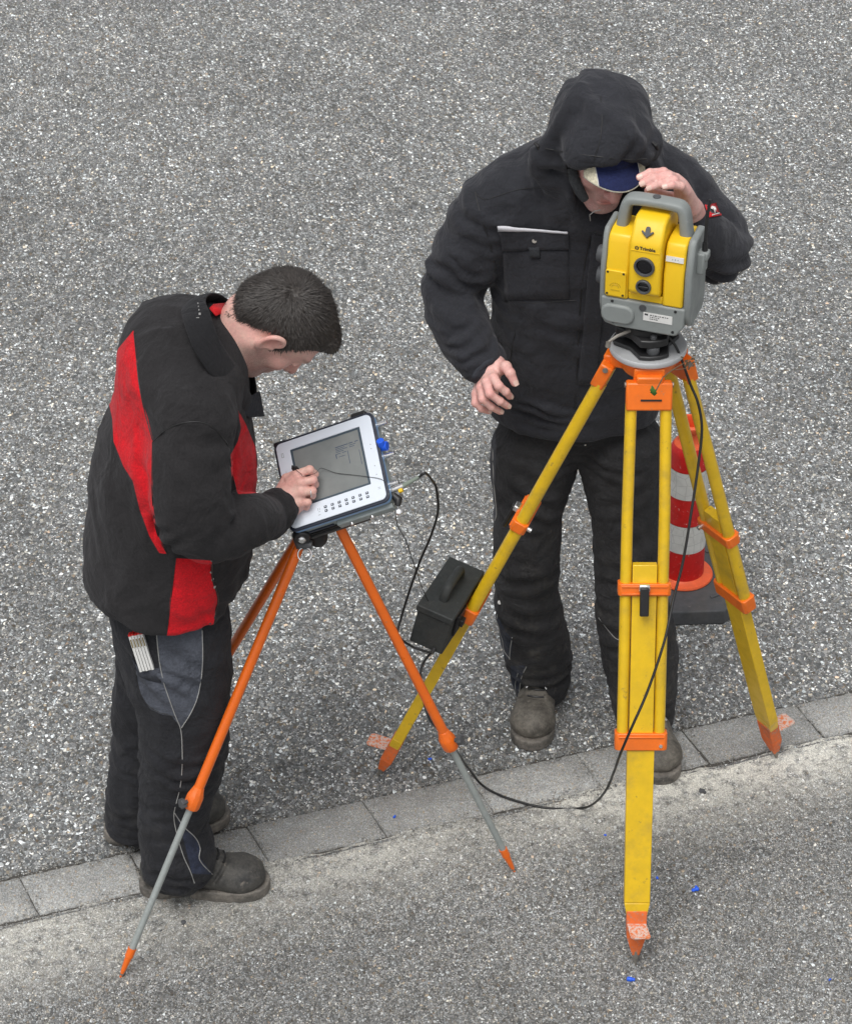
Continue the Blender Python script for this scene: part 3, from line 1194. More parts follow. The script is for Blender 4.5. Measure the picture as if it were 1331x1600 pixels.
# tribrach
mb = MB()
mb.lathe([(.068, .0), (.070, .004), (.066, .010), (.052, .012)], TSB, seg=3 * 14)
tri = []
for k in range(3):
    a = math.radians(-90 + 120 * k)
    tri.append((math.cos(a), math.sin(a)))
def tripoly(r, rc):
    out = []
    for k in range(3):
        a = math.radians(-80 + 120 * k)
        for dd in (-26, -9, 9, 26):
            rr = r
            out.append((math.cos(a + math.radians(dd)) * rr, math.sin(a + math.radians(dd)) * rr))
        a2 = a + math.radians(60)
        out.append((math.cos(a2) * rc, math.sin(a2) * rc))
    return out
I3 = Matrix.Identity(3)
mb = MB(); mb.prism(tripoly(.073, .050), I3, .001, .010, TSB)
mb.prism(tripoly(.068, .048), I3, .028, .046, TSB)
base = mb.build('tribrach', M['black'], ts, bev=.003)
for k in range(3):
    a = math.radians(-80 + 120 * k)
    c = TSB + Vector((math.cos(a) * .055, math.sin(a) * .055, 0))
    mb = MB(); mb.lathe([(.006, .009), (.0125, .010), (.014, .013), (.014, .024), (.0125, .027), (.007, .029), (.007, .052), (.003, .055)], c, seg=18)
    mb.build('levelling_screw', M['grey_dark'], base, sm=40)
mb = MB(); mb.lathe([(.040, .045), (.052, .047), (.052, .060), (.046, .064), (.046, .078)], TSB, seg=40)
mb.build('turntable', M['black'], ts)
mb = MB(); mb.tube([TSB + Vector((-.035, -.03, .052)), TSB + Vector((-.068, -.052, .050)), TSB + Vector((-.085, -.058, .040))], [.004, .0035, .003], 8)
mb.tube([TSB + Vector((-.085, -.058, .040)), TSB + Vector((-.087, -.060, .028))], .0055, 8)
mb.build('lock_knob', M['steel'], base)

YAW = math.radians(-19)
TM = Matrix.Rotation(YAW, 3, 'Z')            # local x to the instrument's right seen from the front, y to its back
TO = TSB + Vector((0.004, 0, .066))


def T(x, y, z): return TO + TM @ Vector((x * .95, y * .82, z * .89))


def yz_prism(mb, poly, x0, x1):
    """profile in (y, z) pushed along x"""
    n = len(poly)
    vs = [T(x, y, z) for x in (x0, x1) for (y, z) in poly]
    fs = [tuple(range(n))[::-1], tuple(n + i for i in range(n))]
    for i in range(n):
        j = (i + 1) % n
        fs.append((i, j, n + j, n + i))
    mb.add(vs, fs)


def xz_prism(mb, poly, y0, y1):
    n = len(poly)
    vs = [T(x, y, z) for y in (y0, y1) for (x, z) in poly]
    fs = [tuple(range(n))[::-1], tuple(n + i for i in range(n))]
    for i in range(n):
        j = (i + 1) % n
        fs.append((i, j, n + j, n + i))
    mb.add(vs, fs)


# lower grey housing
mb = MB()
xz_prism(mb, [(-.094, .022), (-.086, .008), (-.060, .002), (.072, .002), (.080, .006), (.094, .030), (.095, .079), (-.096, .079)], -.078, .075)
low = mb.build('lower_housing', M['grey_ts'], ts, bev=.004, bseg=3)
mb = MB()
def rr(x0, x1, z0, z1, r, n=5):
    out = []
    for cx, cz, a0 in ((x1 - r, z1 - r, 0), (x0 + r, z1 - r, 90), (x0 + r, z0 + r, 180), (x1 - r, z0 + r, 270)):
        for k in range(n + 1):
            a = math.radians(a0 + 90 * k / n); out.append((cx + math.cos(a) * r, cz + math.sin(a) * r))
    return out
xz_prism(mb, rr(-.094, -.018, .014, .064, .022), -.086, -.070)
mb.build('housing_bulge', M['grey_ts'], low, bev=.005, bseg=3)
mb = MB()
for (x, z) in ((-.070, .071), (-.066, .014), (.074, .071), (.070, .014)):
    mb = MB(); mb.tube([T(x, -.0775, z), T(x, -.0795, z)], .0032, 10)
    mb.build('screw', M['black'], low)
mb = MB(); mb.tube([T(.0, -.0775, .0665), T(.0, -.081, .0665)], .0078, 20)
mb.build('front_plug', M['grey_dark'], low, bev=.001)
# inventory sticker with its faint lines of print
mb = MB(); xz_prism(mb, [(.002, .034), (.068, .034), (.068, .056), (.002, .056)], -.0794, -.0782)
stk = mb.build('inventory_sticker', M['white_sticker'], low)
mb = MB()
x = .005
for wd, hh in ((.003, .0042), (.002, .0042), (.003, .0042)):
    mb.box(T(x + wd / 2, -.0796, .0510), (wd * .8, .0004, hh), TM); x += wd
x = .017
for wd in (.005, .003, .006, .0022, .0045, .006, .003, .004):
    mb.box(T(x + wd / 2, -.0796, .0505), (wd * .75, .0004, .0018), TM); x += wd + .0012
x = .017
for wd in (.002, .004, .002, .0015, .003): mb.box(T(x + wd / 2, -.0796, .0455), (wd, .0004, .0018), TM); x += wd + .0022
x = .017
for wd in (.002, .0035, .002, .005): mb.box(T(x + wd / 2, -.0796, .0405), (wd, .0004, .0018), TM); x += wd + .0018
mb.build('sticker_print', M['ink'], stk)

# yellow uprights either side of the telescope
ZT = .246
def upright(x0, x1, nm):
    mb = MB()
    yz_prism(mb, [(-.0765, .0793), (-.0765, .166), (-.070, .184), (-.066, .222), (-.055, .240), (-.030, ZT), (.030, ZT), (.055, .238), (.072, .20), (.074, .0793)], x0, x1)
    return mb.build(nm, M['yellow_ts'], ts, bev=.005, bseg=3)
ul = upright(-.088, -.036, 'upright')
ur = upright(.042, .088, 'upright')
# grey side covers
for s, x0, x1 in ((-1, -.102, -.0885), (1, .0885, .106)):
    mb = MB()
    yz_prism(mb, [(-.060, .030), (-.073, .06), (-.073, .165), (-.068, .185), (-.055, .236), (-.042, .250), (.040, .250), (.060, .236), (.078, .20), (.080, .05), (.066, .016), (-.040, .016)], x0, x1)
    sc_ = mb.build('side_cover', M['grey_ts'], ts, bev=.006, bseg=3)
    if s == 1:
        mb = MB(); mb.box(T(.113, -.010, .182), (.018, .034, .050), TM); mb.box(T(.116, -.010, .200), (.024, .024, .020), TM)
        ab = mb.build('aerial_block', M['grey_ts'], sc_, bev=.004)
        mb = MB(); mb.tube([T(.118, -.010, .209), T(.118, -.010, .232)], .0062, 12)
        mb.tube([T(.118, -.010, .232), T(.119, -.009, .30), T(.122, -.006, .345)], [.0042, .0036, .003], 10)
        mb.build('aerial', M['black'], ab)
    else:
        for z, y in ((.165, -.025), (.105, -.02)):
            mb = MB(); mb.tube([T(-.101, y, z), T(-.110, y, z), T(-.119, y, z)], [.020, .020, .017], 28)
            mb.build('drive_knob', M['grey_dark'], sc_, bev=.002)
# small raised plate on the left upright
mb = MB(); xz_prism(mb, rr(-.087, -.040, .087, .155, .004, 3), -.0815, -.0755)
pl = mb.build('laser_plate', M['yellow_ts'], ul, bev=.0012)
mb = MB()
for (x, z) in ((-.082, .150), (-.046, .150), (-.082, .092), (-.046, .092)):
    mb = MB(); mb.tube([T(x, -.0812, z), T(x, -.0822, z)], .0026, 10)
    mb.build('screw', M['black'], pl)
mb = MB()
for k in range(9):
    a = math.radians(20 + 140 * k / 8); mb.box(T(-.064 + math.cos(a) * .0125, -.0818, .110 + math.sin(a) * .0125), (.0022, .0006, .0022), TM)
pts = [T(-.064 + math.cos(a) * .008, -.0818, .110 + math.sin(a) * .008) for a in [math.pi * k / 10 for k in range(11)]]
mb.tube(pts, .0006, 5)
for k in range(7): mb.box(T(-.073 + k * .003, -.0818, .103), (.0018, .0006, .0032), TM)
mb.build('embossed_mark', paint('embossed_yellow', (.50, .33, .01), .4, .2), pl)
mb = MB(); yz = T(.065, -.0735, .182)
tilt = Matrix.Rotation(math.atan2(.008, .054), 3, 'X')
mb.box(T(.065, -.0700, .206), (.038, .0015, .012), TM @ Matrix.Rotation(-.16, 3, 'X'))
wl = mb.build('white_label', M['white_sticker'], ur)
mb = MB()
for k, wd in enumerate((.0015, .002, .0015)): mb.box(T(.060 + k * .006, -.0712, .206), (wd, .0004, .003), TM @ Matrix.Rotation(-.16, 3, 'X'))
mb.build('label_print', M['case_grey'], wl)
# back body joining the uprights
mb = MB(); xz_prism(mb, [(-.036, .080), (.042, .080), (.042, .098), (-.036, .098)], -.070, .07)
mb.build('yoke_floor', M['yellow_ts'], ts, bev=.002)

# telescope: face leaning up a little
tel_parent = ts
mb = MB()
yz_prism(mb, [(-.079, .102), (-.093, .114), (-.094, .238), (-.088, .250), (-.060, .286), (-.040, .295), (.030, .290), (.070, .25), (.078, .15), (.060, .104)], -.033, .039)
tel = mb.build('telescope', M['yellow_ts'], ts, bev=.006, bseg=3)
mb = MB()
mb.box(T(.003, -.0945, .2265), (.062, .0014, .0012), TM)
mb.build('face_edge', M['yellow_ts'], tel)
for (z, ro, ri, nm) in ((.187, .0222, .0170, 'objective_lens'), (.133, .0165, .0118, 'tracker_window')):
    mb = MB()
    c = T(.003, -.094, z); axv = TM @ Vector((0, -1, 0))
    mb.lathe([(ro, -.004), (ro, .004), (ro - .0015, .0058), (ri + .001, .0055), (ri, .003), (ri - .0005, -.001)], c, axv, 40, cap=False)
    rg = mb.build('lens_ring', M['grey_dark'], tel, sm=30)
    mb = MB(); mb.lathe([(ri, .0005), (ri * .7, .0022), (ri * .35, .003), (.0, .0033)], c, axv, 40)
    mb.build(nm, M['lens'], rg, sm=60)
mb = MB(); xz_prism(mb, [(-.0085, .1305), (.0145, .1305), (.0145, .1355), (-.0085, .1355)], -.0998, -.097)
mb.build('tracker_bar', M['black'], tel, bev=.001)
# sighting arrow on top of the telescope slope
sl0, sl1 = Vector((0, -.088*.82, .250*.89)), Vector((0, -.060*.82, .286*.89))
sdn = (sl1 - sl0).normalized(); nn = Vector((0, -sdn.z, sdn.y))
Msl = TM @ Matrix((Vector((1, 0, 0)), sdn, nn)).transposed()
arrow = [(0, -.018), (.015, -.004), (.0125, -.001), (.0055, -.006), (.0055, .004), (.003, .009), (-.003, .009), (-.0055, .004), (-.0055, -.006), (-.0125, -.001), (-.015, -.004)]
mb = MB(); 
top0 = Vector((.003, -.0665, .2665 - .004))
mb.prism([(x * .9, y * .9) for x, y in arrow], Msl, .001, .006, T(.003, -.0712, .2715))
mb.build('sighting_arrow', M['grey_dark'], tel, bev=.001)


def text_part(s, size, Mx, org, mat, parent, name='lettering', depth=.0003, align='CENTER', shear=0.0, bold=0.0):
    cu = bpy.data.curves.new(name, 'FONT')
    cu.body = s; cu.size = size; cu.extrude = depth; cu.align_x = align; cu.align_y = 'CENTER'; cu.shear = shear; cu.offset = bold
    cu.resolution_u = 3
    tmp = bpy.data.objects.new('tmp_text', cu); SC.collection.objects.link(tmp)
    bpy.context.view_layer.update()
    me = bpy.data.meshes.new_from_object(tmp.evaluated_get(bpy.context.evaluated_depsgraph_get()))
    bpy.data.objects.remove(tmp)
    Mt = Mx.to_4x4(); Mt.translation = Vector(org)
    me.transform(Mt)
    return link_mesh(name, me, mat, parent, smooth=False)
Mf = TM @ Matrix((Vector((1, 0, 0)), Vector((0, 0, 1)), Vector((0, -1, 0)))).transposed()
text_part('Trimble', .0105, Mf, T(.008, -.0946, .2340), M['ink'], tel, bold=.0003)
mb = MB()
c = T(-.0160, -.0946, .2340)
for k in range(6):
    a = math.radians(30 + 60 * k)
    mb.box(c + Mf @ Vector((math.cos(a) * .0032, math.sin(a) * .0032, 0)), (.0024, .0024, .0008), Mf @ Matrix.Rotation(a, 3, 'Z'))
mb.build('logo', M['ink'], tel)

# carrying handle
mb = MB()
def hpt(x, z, y=0): return T(x, y, z)
path = [(-.070, .236), (-.068, .258), (-.064, .290), (-.058, .306), (-.044, .313), (0, .315), (.048, .313), (.062, .306), (.068, .290), (.072, .258), (.075, .236)]
pts = [hpt(x, z) for x, z in path]
pts = [Vector(p) for p in catmull([tuple(p) for p in pts], 4)]
rad_h = []
for k, p in enumerate(pts):
    f = abs(k / (len(pts) - 1) - .5) * 2
    rad_h.append((.0098 + .0035 * f, .0185 + .003 * f ** 2))
mb.tube(pts, rad_h, 28, sq=.62, flat=tuple(TM @ Vector((1, 0, 0))))
hd = mb.build('carrying_handle', M['grey_ts'], ts, sm=60)
mb = MB(); mb.tube([T(.003, 0, .324), T(.003, 0, .3285)], .0085, 16)
mb.build('handle_plug', M['grey_dark'], hd, bev=.001)
# ------------------------------------------------------------------ orange light tripod
OF = [gr(188, 1528), gr(804, 1363), gr(262, 1178)]
OH = at(497, 838, -1.45)
OH.z += 0
otr = empty('light_tripod', (OH.x, OH.y, 0), 'slim orange tube tripod with grey telescopic feet carrying the field computer', 'tripod')
mb = MB(); mb.lathe([(.014, -.02), (.020, -.012), (.022, .0), (.022, .012), (.016, .018)], OH, seg=24)
mb.build('tripod_head', M['black'], otr)
mb = MB()
mb.tube([OH + Vector((0, 0, .02)), OH + Vector((0, 0, .05))], .009, 16)
mb.build('centre_post', M['alu'], otr)
tops = [at(474, 838, OH.y - .03), at(526, 815, OH.y - .02), at(466, 842, OH.y + .03)]
COL = []
for i in range(3):
    f = OF[i]
    d = Vector((f.x - OH.x, f.y - OH.y, 0)).normalized()
    top = tops[i]
    ax = (f - top); L = ax.length; ax.normalize()
    fc = (.585, .605, .58)[i]
    c = top + ax * L * fc
    COL.append((c, ax))
    sd = ax.cross(Vector((0, 0, 1))).normalized()
    mb = MB(); mb.tube([top - ax * .01, c], .0115, 20)
    mb.build('upper_tube', M['orange_t'], otr, sm=60)
    mb = MB(); mb.lathe([(.008, -.030), (.0125, -.030), (.0150, -.020), (.0195, -.008), (.0195, .016), (.0165, .024), (.008, .024)], c, ax, 10)
    cl = mb.build('leg_collar', M['orange_t'], otr, sm=20, bev=.001)
    mb = MB()
    kd = {0: Vector((-.75, -.6, .1)), 1: Vector((.85, -.35, .35)), 2: Vector((.8, -.5, .1))}[i].normalized()
    mb.tube([c + kd * .016, c + kd * .026], .005, 10)
    k0 = c + kd * .026
    u = kd.orthogonal().normalized(); w = kd.cross(u)
    nm = 14
    poly = [((.0125 if k % 2 else .0095) * math.cos(2 * math.pi * k / nm), (.0125 if k % 2 else .0095) * math.sin(2 * math.pi * k / nm)) for k in range(nm)]
    mb.prism(poly, Matrix((u, w, kd)).transposed(), 0, .011, k0)
    mb.build('clamp_knob', M['grey_dark'], cl, bev=.001)
    mb = MB(); mb.tube([c, f - ax * .072], .0078, 18)
    mb.build('lower_tube', M['alu_tube'], otr, sm=60)
    mb = MB(); mb.tube([f - ax * .078, f - ax * .056, f - ax * .054, f - ax * .040, f - ax * .022, f - ax * .002], [.0098, .0098, .0082, .0070, .0056, .0022], 16)
    tp = mb.build('foot_tip', M['orange_t'], otr, sm=25)
    mb = MB(); mb.tube([f - ax * .012, f - ax * .0], [.0044, .0012], 10)
    mb.build('spike', M['steel'], tp)

# ------------------------------------------------------------------ rugged field computer
TS_ = 700.0
_R = Vector((1, 0, 0))
_a, _b = -.0686, .07
tu = _R * .217 + _U * .071 + _F * _a
tv = _R * (-.04) + _U * .189 + _F * _b
TW, TH = tu.length, tv.length
tu.normalize(); tv = (tv - tu * tv.dot(tu)).normalized()
tn = tu.cross(tv).normalized()
TMx = Matrix((tu, tv, tn)).transposed()
TC = at(517, 737, -1.45)                        # centre of the face
tab = empty('field_computer', (OH.x, OH.y, OH.z + .02), 'rugged silver framed field computer on the slim orange tripod', 'tablet computer')


def tp(x, y, z=0):
    """face coordinates: metres from the centre, z out of the screen"""
    return TC + TMx @ Vector((x, y, z))


hwid, hhei = .1125, .0985


def rrect(w, h, r, n=6, cx=0, cy=0):
    out = []
    for sx, sy, a0 in ((1, 1, 0), (-1, 1, 90), (-1, -1, 180), (1, -1, 270)):
        for k in range(n + 1):
            a = math.radians(a0 + 90 * k / n)
            out.append((cx + sx * (w - r) + math.cos(a) * r, cy + sy * (h - r) + math.sin(a) * r))
    return out


mb = MB(); mb.prism(rrect(hwid + .006, hhei + .006, .016), TMx, -.0075, -.002, TC)
case = mb.build('front_shell', M['case_dark'], tab, bev=.002, bseg=3)
mb = MB(); mb.prism(rrect(hwid + .0045, hhei + .0045, .015), TMx, -.021, -.0077, TC)
mb.build('blue_band', M['case_blue'], tab, bev=.002)
mb = MB(); mb.prism(rrect(hwid + .002, hhei + .002, .014), TMx, -.050, -.0212, TC)
back = mb.build('rear_case', M['case_grey'], tab, bev=.004)
# bezel = frame with a real opening
def frame_mesh(mb, ow, oh, r, iw, ih, ir, cx, cy, z0, z1, n=6):
    o = rrect(ow, oh, r, n); i = rrect(iw, ih, ir, n, cx, cy)
    m = len(o)
    vs = [TC + TMx @ Vector((x, y, z)) for z, pp in ((z0, o), (z1, o), (z1, i), (z0, i)) for x, y in pp]
    fs = []
    for a in range(4):
        b_ = (a + 1) % 4
        for k in range(m):
            j = (k + 1) % m
            fs.append((a * m + k, a * m + j, b_ * m + j, b_ * m + k))
    mb.add(vs, fs)


sw, sh_, scx, scy = .0825, .0670, .001, .0105
mb = MB(); frame_mesh(mb, hwid, hhei, .012, sw, sh_, .002, scx, scy, -.0015, .002)
bz = mb.build('bezel', M['bezel'], tab, bev=.001)
mb = MB(); frame_mesh(mb, sw - .0002, sh_ - .0002, .0018, sw - .004, sh_ - .004, .001, scx, scy, -.0015, .0003)
# recentre helper frames share the same centre
o_ = rrect(sw, sh_, .002, 3, scx, scy)
def screen_mat():
    m, nt, b = new_mat('lcd_screen')
    co = obj_co(nt)
    n = noise(nt, 14, 5, .6, co)
    c = mix(nt, ramp(nt, n.outputs[0], [(.35, 0), (.7, 1)]).outputs[0], (.185, .20, .20), (.24, .255, .25))
    n2 = noise(nt, 300, 3, .7, co)
    c = mix(nt, ramp(nt, n2.outputs[0], [(.66, 0), (.74, .4)]).outputs[0], c, (.3, .32, .3))
    nt.links.new(c, b.inputs['Base Color'])
    b.inputs['Roughness'].default_value = .16
    b.inputs['Coat Weight'].default_value = .3
    b.inputs['Coat Roughness'].default_value = .08
    return m
M['screen'] = screen_mat()
mb = MB(); mb.prism([(scx + x, scy + y) for x, y in ((-sw + .0002, -sh_ + .0002), (sw - .0002, -sh_ + .0002), (sw - .0002, sh_ - .0002), (-sw + .0002, sh_ - .0002))], TMx, -.0012, -.0002, TC)
scr = mb.build('screen', M['screen'], tab)
# dark rim inside the opening
mb = MB()
i1 = [(-sw, -sh_), (sw, -sh_), (sw, sh_), (-sw, sh_)]
def flat_frame(mb, ow, oh, iw, ih, z0, z1):
    o = [(scx + x * ow, scy + y * oh) for x, y in ((-1, -1), (1, -1), (1, 1), (-1, 1))]
    i = [(scx + x * iw, scy + y * ih) for x, y in ((-1, -1), (1, -1), (1, 1), (-1, 1))]
    vs = [TC + TMx @ Vector((x, y, z)) for z, pp in ((z0, o), (z1, o), (z1, i), (z0, i)) for x, y in pp]
    fs = []
    for a in range(4):
        b_ = (a + 1) % 4
        for k in range(4):
            j = (k + 1) % 4
            fs.append((a * 4 + k, a * 4 + j, b_ * 4 + j, b_ * 4 + k))
    mb.add(vs, fs)
flat_frame(mb, sw - .0004, sh_ - .0004, sw - .0052, sh_ - .0045, -.0001, .0006)
mb.build('screen_rim', paint('rim_blue_grey', (.05, .075, .10), .4, .2), scr)
# what the display shows: faint windows, upper right
mb = MB()
rr2 = random.Random(3)
for (x0, y0, w, h) in ((.020, .050, .030, .0016), (.020, .046, .022, .0012), (.020, .0425, .027, .0012), (.020, .039, .018, .0012), (.052, .050, .010, .0016),
                       (.052, .0455, .016, .0012), (.052, .0415, .012, .0012), (.066, .050, .008, .0016), (.020, .0345, .010, .0012), (.034, .0345, .010, .0012),
                       (.018, .030, .002, .010), (.072, .012, .0012, .034), (.046, .020, .0012, .030), (.024, .027, .016, .001)):
    mb.box(tp(x0 + w / 2, y0 - .001, -.0001), (w, h, .0002), TMx)
mb.build('display_marks', paint('display_blue', (.045, .07, .12), .3, .2), scr)
# fourteen keys
M['key'] = paint('key_grey', (.07, .085, .11), .4, .3)
for r in range(2):
    for k in range(7):
        x = -.0265 + k * .0163
        y = -.0735 - r * .0088
        mb = MB(); mb.prism(rrect(.0034, .0027, .0010, 3, x, y), TMx, .0018, .0032, TC)
        ko = mb.build('key', M['key'], bz, bev=.0005)
        mb = MB(); mb.box(tp(x, y, .0036), (.0034, .0014, .0003), TMx)
        mb.build('key_mark', M['bezel'], ko)
mb = MB()
for (x, y, w, h) in ((-.098, .070, .0010, .008), (-.102, .070, .0010, .008), (-.100, .0745, .005, .0009), (-.100, .0655, .005, .0009), (-.0445, -.074, .001, .006), (-.0405, -.074, .001, .006), (-.0425, -.080, .004, .0009), (-.0435, -.087, .006, .001),
                     (.1005, -.070, .006, .0009), (.1005, -.073, .006, .0009), (.1005, .030, .002, .002), (.1005, .020, .002, .002), (.1005, -.020, .002, .002), (.1005, -.04, .002, .002), (-.099, .028, .0009, .009), (-.096, .024, .006, .0009), (-.101, .018, .005, .0009)):
    mb.box(tp(x, y, .0022), (w, h, .0003), TMx)
mb.build('bezel_print', M['case_grey'], bz)
# corner bumpers, knobs and clamps on the rear
for (x, y, sx, sy, nm) in ((-.093, .103, .030, .012, 'latch'), (.045 + .05, .106, .034, .018, 'stylus_holder')):
    mb = MB(); mb.prism(rrect(sx / 2, sy / 2, .004, 4, x - .012, y), TMx, -.030, -.006, TC)
    mb.build(nm, M['black'], back, bev=.003)
# grey cover on the bottom side and its screws
mb = MB(); mb.box(tp(.045, -.1045, -.042), (.132, .012, .026), TMx)
cv = mb.build('port_cover', M['case_grey'], back, bev=.003)
mb = MB()
for x in (.010, .058):
    mb = MB(); mb.lathe([(.0045, 0), (.0045, .003), (.003, .0055), (0, .006)], tp(x, -.1108, -.040), tuple(-tv), 14)
    mb.build('cover_screw', M['chrome'], cv)
mb = MB(); mb.box(tp(-.072, -.1025, -.038), (.085, .004, .006), TMx)
mb.build('slot_line', M['case_dark'], back, bev=.001)
# mounting plate and clamp between the case and the tripod
mb = MB(); mb.box(tp(-.01, -.040, -.062), (.19, .120, .010), TMx)
mp = mb.build('mounting_plate', M['black'], tab, bev=.002)
mb = MB(); mb.box(tp(-.030, -.106, -.060), (.150, .006, .012), TMx)
mb.build('mounting_rail', M['black'], mp, bev=.0015)
jt = tp(-.108, -.104, -.040)
mb = MB(); mb.lathe([(.019, -.012), (.019, .006), (.016, .010), (.0, .010)], jt, tuple((-tv * .8 + tn * .35).normalized()), 30)
kn = mb.build('pivot_knob', M['black'], mp, bev=.001)
ax_ = (-tv * .8 + tn * .35).normalized()
mb = MB(); mb.lathe([(.009, .0), (.009, .0125), (.006, .0155), (0, .0162)], jt, tuple(ax_), 24)
mb.build('pivot_bolt', M['chrome'], kn)
mb = MB(); mb.tube([tp(-.118, -.095, -.04), tp(-.122, -.112, -.062), tp(-.100, -.120, -.070)], (.012, .014, .010) if False else [.012, .014, .010], 14)
mb.build('clamp_jaw', M['grey_dark'], mp)
mb = MB()
rg_c = jt + Vector((.006, -.012, -.040)); ring = []
for k in range(25):
    a = 2 * math.pi * k / 24
    ring.append(rg_c + Vector((math.cos(a) * .015, 0.0, 0)) + (_U * math.sin(a) * .015))
mb.tube(ring, .0018, 8, cap=False)
mb.build('key_ring', M['chrome'], mp)
mb = MB(); mb.tube([tp(-.01, -.03, -.064), OH + Vector((0, 0, .05))], .009, 16); mb.build('mount_stem', M['black'], mp)
# connectors on the right-hand edge
def edge_pt(x, y, z=-.020): return tp(hwid + x, y, z)
def conn(y, l, r=.0055, mat='chrome', z=-.022, nm='connector'):
    mb = MB()
    mb.tube([edge_pt(.001, y, z), edge_pt(.008, y, z), edge_pt(.0082, y, z), edge_pt(l, y, z), edge_pt(l + .001, y, z), edge_pt(l + .005, y, z)],
            [r * 1.25, r * 1.25, r, r, r * .8, r * .8], 18)
    return mb.build(nm, M[mat], tab, sm=30)
conn(.077, .022); conn(.003, .024); conn(-.062, .020)
mb = MB(); mb.tube([edge_pt(.001, .022, -.020), edge_pt(.010, .022, -.020)], .006, 14)
mb.tube([edge_pt(.005, .024, -.012), edge_pt(.020, .020, -.012)], .0105, 20)
mb.tube([edge_pt(.010, .022, -.008), edge_pt(.012, .030, .006)], .0085, 18)
mb.build('dust_cap', M['blue'], tab, bev=.001)
# plug and its sleeve
PL0 = edge_pt(.001, -.076, -.022); PL1 = edge_pt(.034, -.074, -.022)
mb = MB(); mb.tube([PL0, PL0.lerp(PL1, .45), PL0.lerp(PL1, .46), PL1], [.0062, .0062, .0072, .0068], 18)
plug = mb.build('cable_plug', M['chrome'], tab, sm=30)
mb = MB(); mb.box(PL0.lerp(PL1, .75) - tv * .008, (.009, .009, .009), TMx); mb.build('yellow_tag', M['yellow_ts'], plug, bev=.001)
PL2 = at(655, 745, PL1.y - .004)
mb = MB(); mb.tube([PL1, PL2], [.0055, .0035], 14)
mb.build('strain_relief', paint('grey_green_sleeve', (.22, .26, .22), .6, .2), plug)
# dangling caps
mb = MB(); mb.tube([edge_pt(.006, -.086, -.026), edge_pt(.014, -.098, -.03), edge_pt(.010, -.110, -.03)], [.007, .010, .006], 12)
mb.build('cap_cluster', M['black'], tab)
mb = MB(); p_ = edge_pt(.010, -.122, -.03)
mb.lathe([(.004, -.010), (.0075, -.008), (.0075, -.001), (.004, .001)], p_, (0, -.5, .8), 18)
mb.tube([edge_pt(.010, -.105, -.03), p_], .0009, 6)
mb.build('hanging_cap', M['chrome'], tab)

# ------------------------------------------------------------------ battery box clipped to the left yellow leg
top0_, ax0, sd0, out0, Mx0, L0 = LEGS[0]
bc = at(697, 945, -1.262)
# box axes measured on the leg: long side follows the leg, lid looks up towards the camera side
e_long = (-ax0 + Vector((0, 0, 0))).normalized()
lp = at(706, 978, -1.30)
e1 = (at(735, 905, -1.20) - at(672, 985, -1.30)).normalized()
e1 = (e1 * .5 + e_long * .8).normalized()
e2 = Vector((1, -.25, -.1)); e2 = (e2 - e1 * e2.dot(e1)).normalized()
e3 = e1.cross(e2).normalized()
BL = {}
bat = empty('battery_box', (bc.x, bc.y, 0), 'dark grey battery box with a carrying handle hung on the left yellow leg', 'battery')
# local: x across (to the right), y along depth of the lid (away), z up
by_ = Vector((.076, .19, .0)).normalized()
bx_ = Vector((.081, -.0324, -.02)); bx_ = (bx_ - by_ * bx_.dot(by_)).normalized()
bz_ = bx_.cross(by_).normalized()
BM = Matrix((bx_, by_, bz_)).transposed()
bo = at(697, 946, -1.235)
def bp(x, y, z): return bo + BM @ Vector((x, y, z))
mb = MB(); mb.box(bp(0, 0, -.012), (.082, .190, .096), BM)
cb_ = mb.build('case', M['battery'], bat, bev=.003)
mb = MB(); mb.box(bp(0, 0, .046), (.090, .202, .018), BM)
ld = mb.build('lid', M['battery'], bat, bev=.003)
mb = MB()
hp = [bp(0, -.050, .052), bp(0, -.046, .074), bp(0, -.030, .084), bp(0, .030, .084), bp(0, .046, .074), bp(0, .050, .052)]
hp = [Vector(p) for p in catmull([tuple(p) for p in hp], 4)]
mb.tube(hp, [(.0085, .011)] * len(hp), 14, flat=tuple(bz_))
mb.build('handle', M['battery'], ld, sm=60)
mb = MB(); mb.tube([bp(.02, -.095, -.05), bp(.02, -.105, -.058)], .005, 10)
mb.build('socket', M['black'], cb_)
# bracket that holds the box on the leg
mb = MB(); mb.box(bp(.045, -.03, .0), (.006, .05, .06), BM); mb.box(bp(.050, -.03, .0), (.014, .018, .018), BM)
mb.build('leg_bracket', M['black'], bat, bev=.001)

